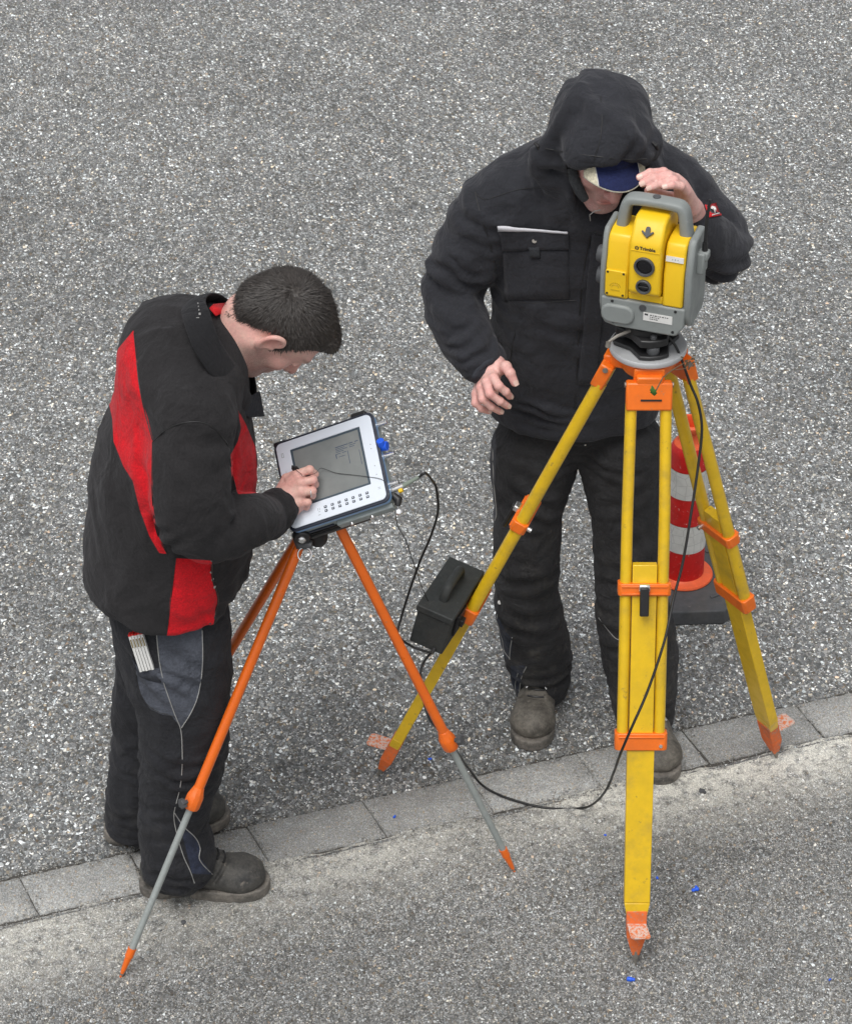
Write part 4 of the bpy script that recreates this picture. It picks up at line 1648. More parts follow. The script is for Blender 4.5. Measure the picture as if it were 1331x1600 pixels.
# ------------------------------------------------------------------ cables
def cable(pts, r, name, label, n=8):
    P = [Vector(p) for p in catmull([tuple(p) for p in pts], n)]
    mb = MB(); mb.tube(P, r, 8)
    o = mb.build(name, M['cable'], None, sm=80, loc=tuple(P[0].xy) + (0,))
    tag(o, label, 'cable')
    return o
c1 = COL[1][0]
cable([PL2, PL2 + (PL2 - PL1) * .4, at(676, 752, -1.42), at(682, 765, -1.40), at(684, 800, -1.38), at(672, 840, -1.36), at(655, 880, -1.34), at(636, 935, -1.32), at(627, 965, -1.32), at(622, 992, -1.34), bp(-.03, -.10, -.068), bp(.02, -.10, -.062)], .0030,
      'power_cable', 'black cable hanging in a bend from the computer plug to the battery box')
cable([bp(.02, -.07, -.062), at(662, 1035, -1.31), at(657, 1058, -1.33), at(662, 1095, -1.36), at(672, 1125, -1.40), c1 + Vector((-.012, .016, .01)), c1 + Vector((.01, .018, -.03)),
 gr(735, 1205, .09), gr(755, 1228, .012), gr(790, 1246, .004), gr(850, 1262, .004), gr(905, 1263, .004), at(928, 1255, -1.30), at(946, 1235, -1.44), at(958, 1208, -1.58),
       at(968, 1180, -1.70), at(985, 1140, -1.715), at(1012, 1078, -1.675), at(1038, 1000, -1.62), at(1052, 935, -1.56), at(1066, 880, -1.52), at(1078, 810, -1.48), at(1090, 730, -1.43), at(1096, 670, -1.40), at(1090, 630, -1.385), at(1078, 600, -1.37),
      TSB + Vector((.060, -.035, .012)), TSB + Vector((.030, -.02, .04))], .0030,
      'data_cable', 'long black cable looping over the ground from the battery up to the yellow instrument')
cable([edge_pt(.006, -.100, -.03), at(617, 790, -1.45), at(621, 820, -1.43), at(632, 840, -1.40), at(640, 862, -1.36), at(650, 890, -1.335), at(660, 920, -1.30), at(672, 945, -1.30)], .0011,
      'thin_cord', 'thin dark cord hanging from the corner of the field computer')

# leaf and twigs caught on the yellow tripod
lf = at(1019, 610, HUB.y - .125)
mb = MB()
out = []
for k in range(9):
    t = k / 8; w = .008 * math.sin(math.pi * min(t * 1.05, 1)) ** .8 * (1 if k % 2 else .7)
    out.append((t, w))
vs = []
base_ = lf + Vector((.004, 0, -.012))
for t, w in out:
    c = base_ + Vector((-.006 * t, -.004 - .006 * math.sin(t * 3), .026 * t))
    vs += [c + Vector((-w, 0.0, .003)), c, c + Vector((w, -.002, .003))]
fs = []
for k in range(8):
    for j in range(2): fs.append((k * 3 + j, k * 3 + j + 1, k * 3 + 4 + j, k * 3 + 3 + j))
mb.add(vs, fs)
o = mb.build('green_leaf', M['leaf'], None, sm=60, loc=(lf.x, lf.y, 0)); sm_ = o.modifiers.new('thick', 'SOLIDIFY'); sm_.thickness = .0006
tag(o, 'small green leaf stuck to the orange hinge block of the front yellow leg', 'leaf')
mb = MB()
mb.tube([lf + Vector((.006, 0, -.004)), at(1035, 590, HUB.y - .115), at(1050, 578, HUB.y - .10), at(1072, 565, HUB.y - .08), at(1086, 558, HUB.y - .07)], [.0014, .0012, .0011, .001, .0007], 6)
mb.tube([at(1050, 578, HUB.y - .10), at(1062, 577, HUB.y - .09), at(1074, 575, HUB.y - .085)], [.001, .0009, .0006], 6)
for k in range(16):
    c = at(1077 + random.gauss(0, 6), 566 + random.gauss(0, 5), HUB.y - .075)
    mb.box(c, (.006, .0015, .003), Matrix.Rotation(random.uniform(0, 3), 3, 'Y'))
o = mb.build('dry_twig', M['twig'], None, loc=(lf.x + .05, lf.y + .02, 0))
tag(o, 'dry brown twig caught between the head plate and the right orange hinge', 'twig')
# ------------------------------------------------------------------ people: shared builders
def head_field(f, c, R, jaw=1.0, ears=True):
    """head in its own frame: x towards its right ear (as the frame's side), y forward, z up"""
    A = np.array(R)
    c = np.array(c, float)

    def L(x, y, z): return c + A @ np.array([x, y, z], float)
    f.ell(L(0, -.014, .030), (.074, .097, .086), R)
    f.ell(L(0, .020, .020), (.068, .074, .080), R, k=.02)
    f.ell(L(0, .030, -.045), (.057, .062, .072), R, k=.025)
    for s in (-1, 1):
        f.seg(L(s * .056, -.010, -.046), L(s * .020, .074, -.098), .017, .016, k=.03)
        f.ell(L(s * .043, .058, -.026), (.021, .020, .020), R, k=.022)
    f.ell(L(0, .083, -.098), (.022, .017, .017), R, k=.02)
    f.seg(L(-.034, .080, .026), L(.034, .080, .026), .013, .013, k=.012)
    for s in (-1, 1):
        f.ell(L(s * .031, .104, .003), (.018, .017, .012), R, k=.012, cut=True)
        f.ell(L(s * .031, .078, .002), (.0145, .0145, .0125), R, k=.003)
        f.seg(L(s * .018, .0925, .0035), L(s * .045, .083, .0005), .0032, .0028, k=.004)   # lowered upper lid
    f.seg(L(0, .095, .014), L(0, .118, -.026), .0075, .0105, k=.012)
    f.seg(L(0, .110, -.030), L(0, .121, -.030), .0110, .0095, k=.006)
    for s in (-1, 1):
        f.ell(L(s * .0125, .104, -.034), (.0072, .0095, .0068), R, k=.006)
    f.ell(L(0, .086, -.062), (.028, .014, .024), R, k=.012)
    f.seg(L(-.020, .090, -.058), L(.020, .090, -.058), (.0052), .0052, k=.006)
    f.seg(L(0, .098, -.0565), L(0, .0985, -.0575), .006, .006, k=.006)
    f.seg(L(-.015, .0925, -.070), L(.015, .0925, -.070), .0065, .0065, k=.006)
    f.seg(L(-.024, .094, -.0638), L(.024, .094, -.0638), .0016, .0016, k=.003, cut=True)
    f.seg(L(-.010, .101, -.0640), L(.010, .101, -.0640), .0016, .0016, k=.003, cut=True)
    if ears:
        for s in (-1, 1):
            Re = np.array(Matrix.Rotation(s * .35, 3, 'Z'))
            E = Matrix((A @ Re).tolist()) @ Matrix.Rotation(-.15, 3, 'X')
            f.ell(L(s * .079, -.014, -.006), (.009, .0185, .031), E, k=.006)
            f.ell(L(s * .0885, -.011, -.003), (.0095, .0125, .021), E, k=.003, cut=True)
            rim = [L(s * .076, .004, -.002), L(s * .083, .003, .016), L(s * .088, -.010, .027), L(s * .092, -.026, .020), L(s * .091, -.031, .002), L(s * .085, -.024, -.020), L(s * .078, -.010, -.034)]
            f.chain(rim, [.0028, .0036, .004, .0042, .004, .0042, .005], k=.004, n=4)
            f.ell(L(s * .077, .004, -.010), (.004, .006, .007), E, k=.003)
    return L


def head_attrs(me, v, c, R, stubble=True):
    A = np.array(R)
    p = (v - np.array(c, float)) @ A
    x, y, z = p[:, 0], p[:, 1], p[:, 2]
    r2 = lambda cx, cy, cz, s: np.exp(-(((np.abs(x) - cx) ** 2 + (y - cy) ** 2 + (z - cz) ** 2) / s ** 2))
    head = (np.abs(x) < .11) & (y > -.12) & (y < .14) & (z > -.125) & (z < .13)
    red = .55 * r2(0, .118, -.028, .020) + .4 * r2(.045, .060, -.028, .026) + .75 * r2(.088, -.018, .0, .020) + .85 * r2(0, .096, -.065, .012) * (np.abs(z + .064) < .013)
    red = red + .5 * np.exp(-((np.abs(x) / .028) ** 4 + ((z + .064) / .010) ** 4)) * (y > .082)
    st = np.clip((.065 - np.abs(z + .080)) / .03, 0, 1) * np.clip((y + .03) / .03, 0, 1) * head
    st = st * (1 - np.exp(-((np.abs(x) / .024) ** 4 + ((z + .064) / .009) ** 4)) * (y > .082)) * (1 - np.clip(r2(.040, .066, -.030, .022) * 1.4, 0, 1))
    bl = np.exp(-(((np.abs(x) - .032) / .019) ** 4 + ((z - (.029 - 4 * (np.abs(x) - .03) ** 2)) / .0048) ** 2)) * (y > .06) * head
    lash = np.exp(-(((np.abs(x) - .031) / .015) ** 4 + ((z + .0015 + 8 * (np.abs(x) - .031) ** 2) / .0018) ** 2)) * (y > .07) * head
    mouth = np.exp(-((np.abs(x) / .023) ** 6 + ((z + .0638) / .0014) ** 2)) * (y > .08) * head
    return np.clip(red * head, 0, 1), np.clip(st, 0, 1) * (1 if stubble else 0), np.clip(.85 * bl + .8 * lash + .45 * mouth, 0, 1)


def hand_mesh(fingers, palm, wrist, h=.0021, lo=None, hi=None, webs=True):
    """fingers: list of (joint points, radii); palm: list of (a, b, ra, rb); wrist: (points, radii, side)"""
    allp = [np.array(p) for fg, _ in fingers for p in fg] + [np.array(p) for p in wrist[0]]
    lo = np.min(allp, axis=0) - .03; hi = np.max(allp, axis=0) + .03
    f = Field(lo, hi, h)
    f.chain(wrist[0], wrist[1], k=.01, side=wrist[2], n=5)
    for a, b, ra, rb in palm:
        f.seg(a, b, ra, rb, k=.014)
    for pts, rad in fingers:
        # each finger is its own chain; it blends into the palm only
        g = Field(lo, hi, h)
        P = [np.array(p, float) for p in pts]
        for i in range(len(P) - 1):
            g.seg(P[i], P[i + 1], rad[i], rad[i + 1], k=.0022)
            if 0 < i: g.ell(P[i], rad[i] * 1.045, k=.003)
        d = g.g
        n = np.array(f.g.shape)
        # blend radius shrinks with distance from the knuckle
        ax = [f.lo[i] + np.arange(f.n[i]) * f.h for i in range(3)]
        X, Y, Z = np.meshgrid(*ax, indexing='ij', sparse=True)
        dist = np.sqrt((X - P[1][0]) ** 2 + (Y - P[1][1]) ** 2 + (Z - P[1][2]) ** 2)
        kk = np.clip(.010 - dist * .28, .0008, .010).astype(np.float32)
        hh = np.clip(kk - np.abs(f.g - d), 0, None) / kk
        f.g = (np.minimum(f.g, d) - hh * hh * kk * .25).astype(np.float32)
    v, q = f.mesh()
    return laplace(v, q, 1, .35), q


def hand_attrs(v, fingers, knuckle=.9):
    red = np.zeros(len(v)); nail = np.zeros(len(v))
    for pts, rad in fingers:
        for i, p in enumerate(pts[1:], 1):
            s = .010 if i < len(pts) - 1 else .012
            red = np.maximum(red, (.45 if i < len(pts) - 1 else .55) * np.exp(-((v - np.array(p)) ** 2).sum(1) / s ** 2) * knuckle)
    return red, nail


def join_np(parts):
    vs, qs, b = [], [], 0
    for v, q in parts:
        vs.append(v); qs.append(q + b); b += len(v)
    return np.vstack(vs), np.vstack(qs)


def boot_field(pts_R, o, toe=.0, h=.003):
    """boot in its own frame: origin under the ankle on the ground, y to the toe, z up"""
    A = np.array(pts_R); o = np.array(o, float)
    def L(x, y, z): return o + A @ np.array([x, y, z], float)
    cor = [L(x, y, z) for x in (-.07, .07) for y in (-.10, .22) for z in (-.01, .21)]
    f = Field(np.min(cor, axis=0), np.max(cor, axis=0), h)
    f.chain([L(0, -.045, .060), L(0, .02, .058), L(.002, .09, .052), L(.002, .148, .046)], [(.040, .046), (.040, .046), (.046, .040), (.050, .036)], k=.02, side=A @ np.array([1, 0, 0]))
    f.ell(L(.002, .148, .045), (.052, .056, .038), pts_R, k=.02)
    f.chain([L(0, -.028, .06), L(0, -.018, .12), L(0, -.010, .13)], [(.038, .048), (.034, .044), (.034, .044)], k=.02, side=A @ np.array([1, 0, 0]))
    f.chain([L(0, .02, .125), L(0, .07, .098), L(0, .10, .086)], [(.024, .02), (.026, .016), (.024, .012)], k=.02, side=A @ np.array([1, 0, 0]))
    # toe cap seam and side seams
    for s in (-1, 1):
        f.chain([L(0, .118, .094), L(s * .030, .108, .086), L(s * .050, .085, .052), L(s * .052, .075, .03)], [.0034] * 4, k=.003, cut=True)
        f.chain([L(s * .020, .085, .108), L(s * .035, .055, .09), L(s * .045, .03, .055), L(s * .047, .02, .03)], [.0030] * 4, k=.003, cut=True)
        f.chain([L(s * .040, -.03, .10), L(s * .043, .0, .085), L(s * .04, .04, .10), L(s * .028, .06, .12)], [.002] * 4, k=.004, cut=True)
    f.half(L(0, 0, .024), A @ np.array([0, 0, -1.0]))
    v, q = f.mesh()
    n = vnormals(v, q)
    v = v + n * (.0012 * vnoise(v / .012, 3) + .002 * vnoise(v / .035, 6))[:, None]
    # sole
    g = Field(np.min(cor, axis=0), np.max(cor, axis=0), h * .8)
    for (y, r) in ((-.050, .040), (-.03, .041), (0, .037), (.03, .038), (.06, .044), (.09, .050), (.12, .054), (.15, .0545), (.163, .051)):
        g.seg(L(0.002 if y > .05 else 0, y, -.02), L(0.002 if y > .05 else 0, y, .08), r, r, k=.004)
    g.half(L(0, 0, .029), A @ np.array([0, 0, 1.0]), k=.004)
    g.half(L(0, 0, .0015), A @ np.array([0, 0, -1.0]), k=.002)
    # instep under the arch, lugs round the rim
    g.seg(L(-.08, .022, -.004), L(.08, .022, -.004), .0125, .0125, k=.004, cut=True)
    for k in range(15):
        y = -.085 + k * .0195
        if abs(y - .022) < .018: continue
        for s in (-1, 1):
            g.seg(L(s * .040, y, -.002), L(s * .075, y, -.002), .0042, .0046, k=.001, cut=True)
    g.seg(L(-.055, -.03, .0205), L(.055, -.03, .0205), .0, .0)
    v2, q2 = g.mesh()
    return v, q, v2, q2, L


def leather(name, col, dust, amt):
    m, nt, b = new_mat(name)
    co = obj_co(nt)
    n = noise(nt, 24, 7, .7, co)
    c = mix(nt, ramp(nt, n.outputs[0], [(.36, 0.0), (.60, amt)]).outputs[0], col, dust)
    n2 = noise(nt, 150, 5, .7, co)
    c = mix(nt, 1.0, c, ramp(nt, n2.outputs[0], [(.3, .7), (.7, 1.25)]).outputs[0], 'MULTIPLY')
    n3 = noise(nt, 60, 4, .8, co)
    c = mix(nt, ramp(nt, n3.outputs[0], [(.60, 0.0), (.68, .5)]).outputs[0], c, (.24, .21, .175))
    nt.links.new(c, b.inputs['Base Color']); b.inputs['Roughness'].default_value = .7
    p = bump(nt, None, noise(nt, 55, 5, .6, co, .5).outputs[0], .4, .002)
    bump(nt, b, noise(nt, 420, 3, .6, co).outputs[0], .3, .0008, p)
    return m


M['boot_grey'] = leather('dusty_black_leather', (.030, .030, .030), (.095, .09, .08), .75)
M['boot_tan'] = leather('worn_brown_leather', (.060, .054, .046), (.17, .155, .13), .8)
M['sole'] = leather('dusty_sole', (.06, .057, .052), (.21, .19, .165), .9)
M['skin'] = skin_mat('skin', (.67, .43, .365), (.66, .35, .31))
M['skin2'] = skin_mat('skin_ruddy', (.73, .46, .41), (.70, .36, .33))


def boots(parent, specs, mat):
    for (ank, toe, roll) in specs:
        d = Vector((toe[0] - ank[0], toe[1] - ank[1], 0)).normalized()
        s = d.cross(Vector((0, 0, 1)))
        R = Matrix((s, d, Vector((0, 0, 1)))).transposed()
        v, q, v2, q2, L = boot_field(R, (ank[0], ank[1], roll))
        b = link_mesh('boot', np_mesh('boot', v, q), mat, parent)
        link_mesh('sole', np_mesh('sole', v2, q2), M['sole'], b)
        mb = MB()
        bb = bvh_of(v, q)
        def on(x, y, up=.0015):
            p = Vector(L(x, y, .3)); h_ = bb.ray_cast(p, Vector((0, 0, -1)))[0]
            return (h_ if h_ is not None else Vector(L(x, y, .1))) + Vector((0, 0, up))
        for k, y in enumerate((.066, .080, .094, .108)):
            z = .126 - (y - .055) * .75
            mb.tube([on(-.020, y), on(-.010, y + .003), on(0, y + .005), on(.010, y + .003), on(.020, y)], .0026, 6)
        mb.build('lace', M['black'], b)
        for sx in (-1, 1):
            mb = MB(); mb.tube([on(sx * .019, .086, .0), on(sx * .020, .086, .005), on(sx * .025, .089, .003)], .0030, 8)
            mb.build('lace_hook', M['chrome'], b)


def seam(bvh, pxs, r, name, mat, parent, lift=.0, n=6):
    P = trace(bvh, pxs, lift, n=n)
    P = [np.array(p) for p in P]
    for _ in range(2):
        P = [P[0]] + [(P[i - 1] + 2 * P[i] + P[i + 1]) / 4 for i in range(1, len(P) - 1)] + [P[-1]]
    mb = MB(); mb.tube([tuple(p) for p in P], r, 6)
    return mb.build(name, mat, parent, sm=80)


def garment(f, name, mat, parent, bumps, amp, scale, seed, wr=(), panels=(), lap=1, mirror=None):
    v, q = f.mesh()
    v = laplace(v, q, lap, .5)
    n = vnormals(v, q)
    v = fabric_noise(v, n, amp * 1.25, scale, seed)
    for w in wr:
        n = vnormals(v, q)
        v = wrinkle(v, n, w[0], w[1], w[2], w[3] * 2.0, *w[4:])
    # small creases wherever the cloth is slack
    n = vnormals(v, q)
    cm_ = 1 - np.abs(vnoise(v / np.array([.055, .055, .028]) + 3, seed + 31)) * 2.2
    v = v + n * (.0035 * np.clip(cm_, 0, 1) * np.clip(vnoise(v / .13, seed + 40) + .35, 0, 1))[:, None]
    v = laplace(v, q, 1, .3)
    bvh = bvh_of(v, q)
    me = np_mesh(name, v, q)
    nn = vnormals(v, q)
    vd = np.array([0, math.cos(PITCH), -math.sin(PITCH)])
    back = nn @ vd > .12                      # cloth on the far side carries the mirrored pattern
    vm = v.copy()
    if mirror is not None:
        ax_, c_ = mirror
        vm[back, ax_] = 2 * c_ - vm[back, ax_]
    rel = vm - np.array(CAM)
    dep = rel @ vd
    uv = np.stack([665.5 + 4869.28 * rel[:, 0] / dep, 800 - 4869.28 * (rel @ np.array(_U)) / dep], 1)
    for an, polys, ymax in panels:
        d = np.full(len(v), 1.0)
        for pxs in polys:
            d = np.minimum(d, poly_sdf(uv, pxs) / 700.0)
        if mirror is None: d = np.where(back, np.maximum(d, .01), d)
        set_attr(me, an, d)
    o = link_mesh(name, me, mat, parent)
    return o, bvh, v, q
# ------------------------------------------------------------------ the man in the black and red jacket
LY = -1.45
LM_at = V(-.585, LY, 0)


def Fd(c, r, h):
    c = np.array(c, float); return Field(c - r, c + r, h)


# head frame
hf = Vector((.41, .07, -.91)).normalized()
HRl = frame(hf, Vector((.89, -.11, .39)))
HCl = at(436, 504, LY)
hfld = Fd(HCl, .20, .0023)
Lh = head_field(hfld, HCl, HRl)
nb = at(318, 560, LY)                     # base of the neck inside the collar
hfld.chain([Lh(0, -.035, -.045), at(368, 534, LY), at(330, 556, LY)], [(.056, .060), (.057, .060), (.066, .066)], k=.03, side=(0, 1, 0))
hv, hq = hfld.mesh()
hv = laplace(hv, hq, 1, .3)

# right hand resting on the screen with the stylus
def sp(px, py, h=0.0): return on_plane(px, py, TC, tn, h)
def spx(px, py, h): return np.array(sp(px, py, h))
wr_ = spx(436, 793, .045)
fingers_l = [
    ([spx(452, 752, .046), spx(464, 741, .050), spx(484, 734, .047), spx(492, 741, .030), spx(480, 746, .018)], [.0098, .0100, .0090, .0080, .0072]),      # index
    ([spx(455, 762, .048), spx(470, 754, .052), spx(489, 750, .042), spx(492, 757, .024), spx(482, 762, .012)], [.0100, .0102, .0092, .0082, .0072]),     # middle
    ([spx(455, 776, .046), spx(471, 769, .047), spx(488, 767, .036), spx(488, 774, .018), spx(476, 777, .010)], [.0100, .0098, .0088, .0078, .0070]),      # ring
    ([spx(455, 790, .040), spx(468, 785, .038), spx(481, 785, .028), spx(479, 792, .013), spx(468, 793, .009)], [.0092, .0090, .0078, .0070, .0062]),      # little
    ([spx(438, 766, .040), spx(448, 748, .036), spx(463, 740, .032), spx(477, 742, .024)], [.0115, .0108, .0092, .0078]),                                   # thumb
]
palm_l = [(spx(440, 785, .040), spx(464, 744, .044), .0175, .0115), (spx(440, 788, .040), spx(470, 757, .045), .019, .0115),
          (spx(440, 792, .038), spx(470, 771, .040), .019, .0115), (spx(440, 798, .034), spx(466, 787, .032), .018, .011),
          (spx(437, 786, .036), spx(446, 762, .036), .018, .0135), (spx(452, 780, .030), spx(470, 770, .026), .012, .011),
          (spx(455, 800, .024), spx(466, 792, .020), .014, .011)]
wrist_l = ([spx(400, 822, .055), spx(425, 804, .048), spx(445, 787, .042)], [(.030, .026), (.029, .023), (.030, .019)], (.45, .7, .5))
lv, lq = hand_mesh(fingers_l, palm_l, wrist_l)

# body under the clothes
bl = Field((-1.0, -1.78, .04), (-.15, -1.1, 1.55), .009)
bl.chain([at(262, 975, LY), at(262, 850, LY), at(272, 740, LY), at(300, 640, LY), at(335, 575, LY)], [(.15, .10), (.14, .10), (.15, .10), (.17, .09), (.07, .06)], k=.03, side=(0, 1, 0))
bl.chain([at(280, 985, -1.55), at(282, 1110, -1.55), at(275, 1250, -1.55), at(268, 1375, -1.56)], [.075, .06, .045, .035], k=.03)
bl.chain([at(252, 975, -1.36), at(240, 1080, -1.36), at(222, 1200, -1.36), at(212, 1300, -1.36)], [.075, .06, .045, .035], k=.03)
bl.chain([at(298, 680, -1.62), at(300, 770, -1.69), at(312, 832, -1.68), tuple(wrist_l[0][0])], [.05, .042, .038, .027], k=.03)
bl.chain([at(278, 600, -1.24), at(290, 720, -1.20), at(310, 790, -1.24), at(352, 800, -1.32)], [.05, .042, .036, .027], k=.03)
bv, bq = bl.mesh()
v, q = join_np([(hv, hq), (lv, lq), (bv, bq)])
me = np_mesh('person', v, q)
r_, st_, br_ = head_attrs(me, v, HCl, HRl)
rh, nl_ = hand_attrs(v, fingers_l)
set_attr(me, 'red', np.clip(np.maximum(r_, rh), 0, 1)); set_attr(me, 'stubble', st_); set_attr(me, 'brow', br_)
set_attr(me, 'nail', np.zeros(len(v)))
pl_ = link_mesh('person', me, M['skin'], None, loc=tuple(LM_at))
tag(pl_, 'bareheaded man in a black and red fleece jacket bending over the tablet computer', 'person')

# left hand, holding the far edge, mostly hidden: five bent fingers of its own inside the same idea
# ------------------------------------------------------------------ trousers
S_ = (0, 1, 0)
tf = Field((-.90, -1.75, .035), (-.35, -1.16, .92), .0062)
tf.chain([at(262, 900, LY), at(264, 960, LY), at(268, 1010, LY)], [(.17, .125), (.175, .125), (.165, .12)], k=.02, side=S_)
NL = [(285, 985, -1.54, .104), (284, 1060, -1.55, .108), (287, 1120, -1.555, .100), (286, 1190, -1.555, .094), (276, 1235, -1.55, .082), (272, 1285, -1.55, .078), (277, 1325, -1.555, .082), (278, 1350, -1.555, .080)]
tf.chain([at(x, y, Y) for x, y, Y, r in NL], [(r * .92, r) for *_, r in NL], k=.035, side=S_, n=5)
FL = [(262, 985, -1.37, .104), (255, 1060, -1.365, .108), (243, 1120, -1.36, .096), (232, 1190, -1.355, .088), (225, 1240, -1.355, .084), (222, 1270, -1.355, .082), (222, 1284, -1.355, .080)]
tf.chain([at(x, y, Y) for x, y, Y, r in FL], [(r * .9, r) for *_, r in FL], k=.03, side=S_, n=5)
kn = np.array(at(290, 1170, -1.55)); an = np.array(at(278, 1330, -1.55))
kn2 = np.array(at(240, 1190, -1.36)); an2 = np.array(at(222, 1270, -1.36))
M['trouser_l'] = cloth('black_work_trousers', (.0185, .0192, .0225), (('grey_panel', (.072, .079, .098)), ('navy_panel', (.026, .032, .055))), .85, .05, 1100, .3, .35, dust=((.10, .095, .085), .35, .35))
PANG = [[(244, 975), (248, 1030), (252, 1070), (262, 1095), (270, 1120), (283, 1138), (298, 1118), (308, 1095), (315, 1060), (318, 1030), (316, 975)],
        [(211, 1028), (214, 1060), (222, 1090), (235, 1108), (255, 1117), (275, 1120), (265, 1095), (255, 1070), (250, 1045), (230, 1042)]]
PANN = [[(274, 1268), (281, 1290), (292, 1330), (300, 1365), (318, 1366), (332, 1366), (322, 1352), (312, 1340), (313, 1322), (300, 1302), (288, 1292)]]
tro_l, tbv, tv_, tq_ = garment(tf, 'trousers', M['trouser_l'], pl_, 1, .0035, .055, 3,
    wr=((kn, (.10, .13, .07), (.25, 0, 1), .0055, .045, 1), (kn + np.array([-.03, 0, -.10]), (.10, .12, .06), (-.35, 0, 1), .005, .038, 2),
        (an, (.10, .12, .075), (.1, .1, 1), .0065, .036, 3), (an + np.array([0, 0, -.05]), (.1, .12, .04), (.3, .1, 1), .005, .03, 4),
        (kn2, (.1, .1, .09), (.2, 0, 1), .006, .045, 5), (an2, (.1, .1, .07), (-.1, .1, 1), .006, .035, 6),
        (np.array(at(290, 1040, -1.6)), (.12, .12, .07), (.7, 0, .6), .004, .05, 7)),
    panels=(('grey_panel', PANG, -1.62), ('navy_panel', PANN, -1.62)))
def sl(pxs, r=.0012, name='piping', mat='hivis', lift=.0006): return seam(tbv, pxs, r, name, M[mat], tro_l, lift)
sl([(245, 985), (249, 1030), (256, 1065), (264, 1090), (275, 1120), (283, 1140), (285, 1170), (285, 1200), (282, 1230), (275, 1258), (272, 1275), (276, 1300), (286, 1335), (298, 1362), (304, 1380)])
sl([(316, 985), (317, 1030), (314, 1065), (308, 1092), (298, 1115), (284, 1137)])
sl([(273, 1270), (288, 1292), (305, 1308), (313, 1325), (311, 1340), (318, 1352), (332, 1366)])
sl([(210, 1026), (216, 1070), (228, 1098), (248, 1112), (275, 1120)], .0010, 'seam', 'black')
sl([(212, 1042), (232, 1054), (252, 1062)], .0010, 'seam', 'black')
# pocket edge: a lip of cloth standing off the leg, the folding rule stands in it
lip = trace(tbv, [(208, 1022), (214, 1036), (228, 1044), (250, 1046)], .004, n=6)
low_ = trace(tbv, [(212, 1042), (218, 1054), (232, 1062), (252, 1066)], .001, n=6)
vs = list(lip) + list(low_); m_ = len(lip)
mb = MB(); mb.add(vs, [(i, i + 1, m_ + i + 1, m_ + i) for i in range(m_ - 1)])
o = mb.build('pocket', cloth('pocket_cloth', (.055, .060, .075), (), .85, .05, 1100, .2, .3), tro_l, sm=80); s_ = o.modifiers.new('thick', 'SOLIDIFY'); s_.thickness = .0015
# folding rule
ra, rb = Vector(hit(tbv, 238, 1062)), Vector(hit(tbv, 215, 990))
rd = (rb - ra).normalized(); rn = Vector((-.05, -1, .05)); rn = (rn - rd * rn.dot(rd)).normalized(); rs = rd.cross(rn)
RMx = Matrix((rs, rd, rn)).transposed()
rc = rb + rn * .009
rule = empty('folding_rule', (rc.x, rc.y, 0), 'white folding rule with a red top standing in the thigh pocket of the black trousers', 'ruler')
for k in range(5):
    x = -.0135 + k * .0067
    mb = MB(); mb.box(rc + RMx @ Vector((x, -.040 + .001 * (k % 2), 0)), (.0056, .088, .016), RMx)
    o = mb.build('rule_section', M['white_sticker'], rule, bev=.0008)
    mb = MB(); mb.box(rc + RMx @ Vector((x, .0055 + .001 * (k % 2), 0)), (.0057, .004, .0162), RMx)
    mb.build('section_end', M['white_red'], o, bev=.0005)
    mb = MB(); mb.box(rc + RMx @ Vector((x, -.014, .0081)), (.0030, .020, .0006), RMx)
    mb.build('section_hinge', paint('brass_%d' % k, (.30, .24, .12), .4, .3, metallic=.5), o)

boots(pl_, [(gr(279, 1388, 0), gr(420, 1386, 0), .0), (gr(222, 1300, 0), gr(352, 1276, 0), .0)], M['boot_grey'])

# ------------------------------------------------------------------ fleece jacket
jf = Field((-.90, -1.82, .60), (-.16, -1.10, 1.56), .0062)
TR = [(262, 985, LY, .170, .128), (259, 935, LY, .192, .150), (257, 915, LY, .210, .166), (261, 865, LY, .222, .178), (268, 800, LY, .220, .176), (272, 735, LY, .222, .172), (280, 670, LY, .226, .152),
      (292, 610, LY, .215, .128), (312, 562, LY, .16, .098), (330, 540, LY, .10, .078)]
jf.chain([at(x, y, Y) for x, y, Y, a, b in TR], [(a, b) for *_, a, b in TR], k=.03, side=S_, n=6)
# shoulders, upper back
jf.chain([at(300, 640, -1.63), at(300, 590, -1.52), at(290, 560, -1.42), at(288, 572, -1.28)], [.080, .088, .090, .078], k=.05)
jf.ell(np.array(at(262, 560, -1.44)), (.105, .17, .11), None, k=.05)
# right sleeve (near the camera)
SR = [(300, 665, -1.62, .085), (296, 720, -1.665, .083), (300, 775, -1.69, .080), (312, 818, -1.69, .074), (345, 825, -1.675, .066), (385, 812, -1.65, .056), (418, 800, -1.625, .046), (436, 792, -1.61, .038)]
wa = np.array(wrist_l[0][0])
cuff = Vector(spx(437, 792, .047))
SR[-1] = None
pts = [at(x, y, Y) for x, y, Y, r in SR[:-1]] ; pts[-1] = Vector(spx(417, 807, .056)); pts.append(cuff)
jf.chain(pts, [r for *_, r in SR[:-1]] + [.039], k=.022, n=6)
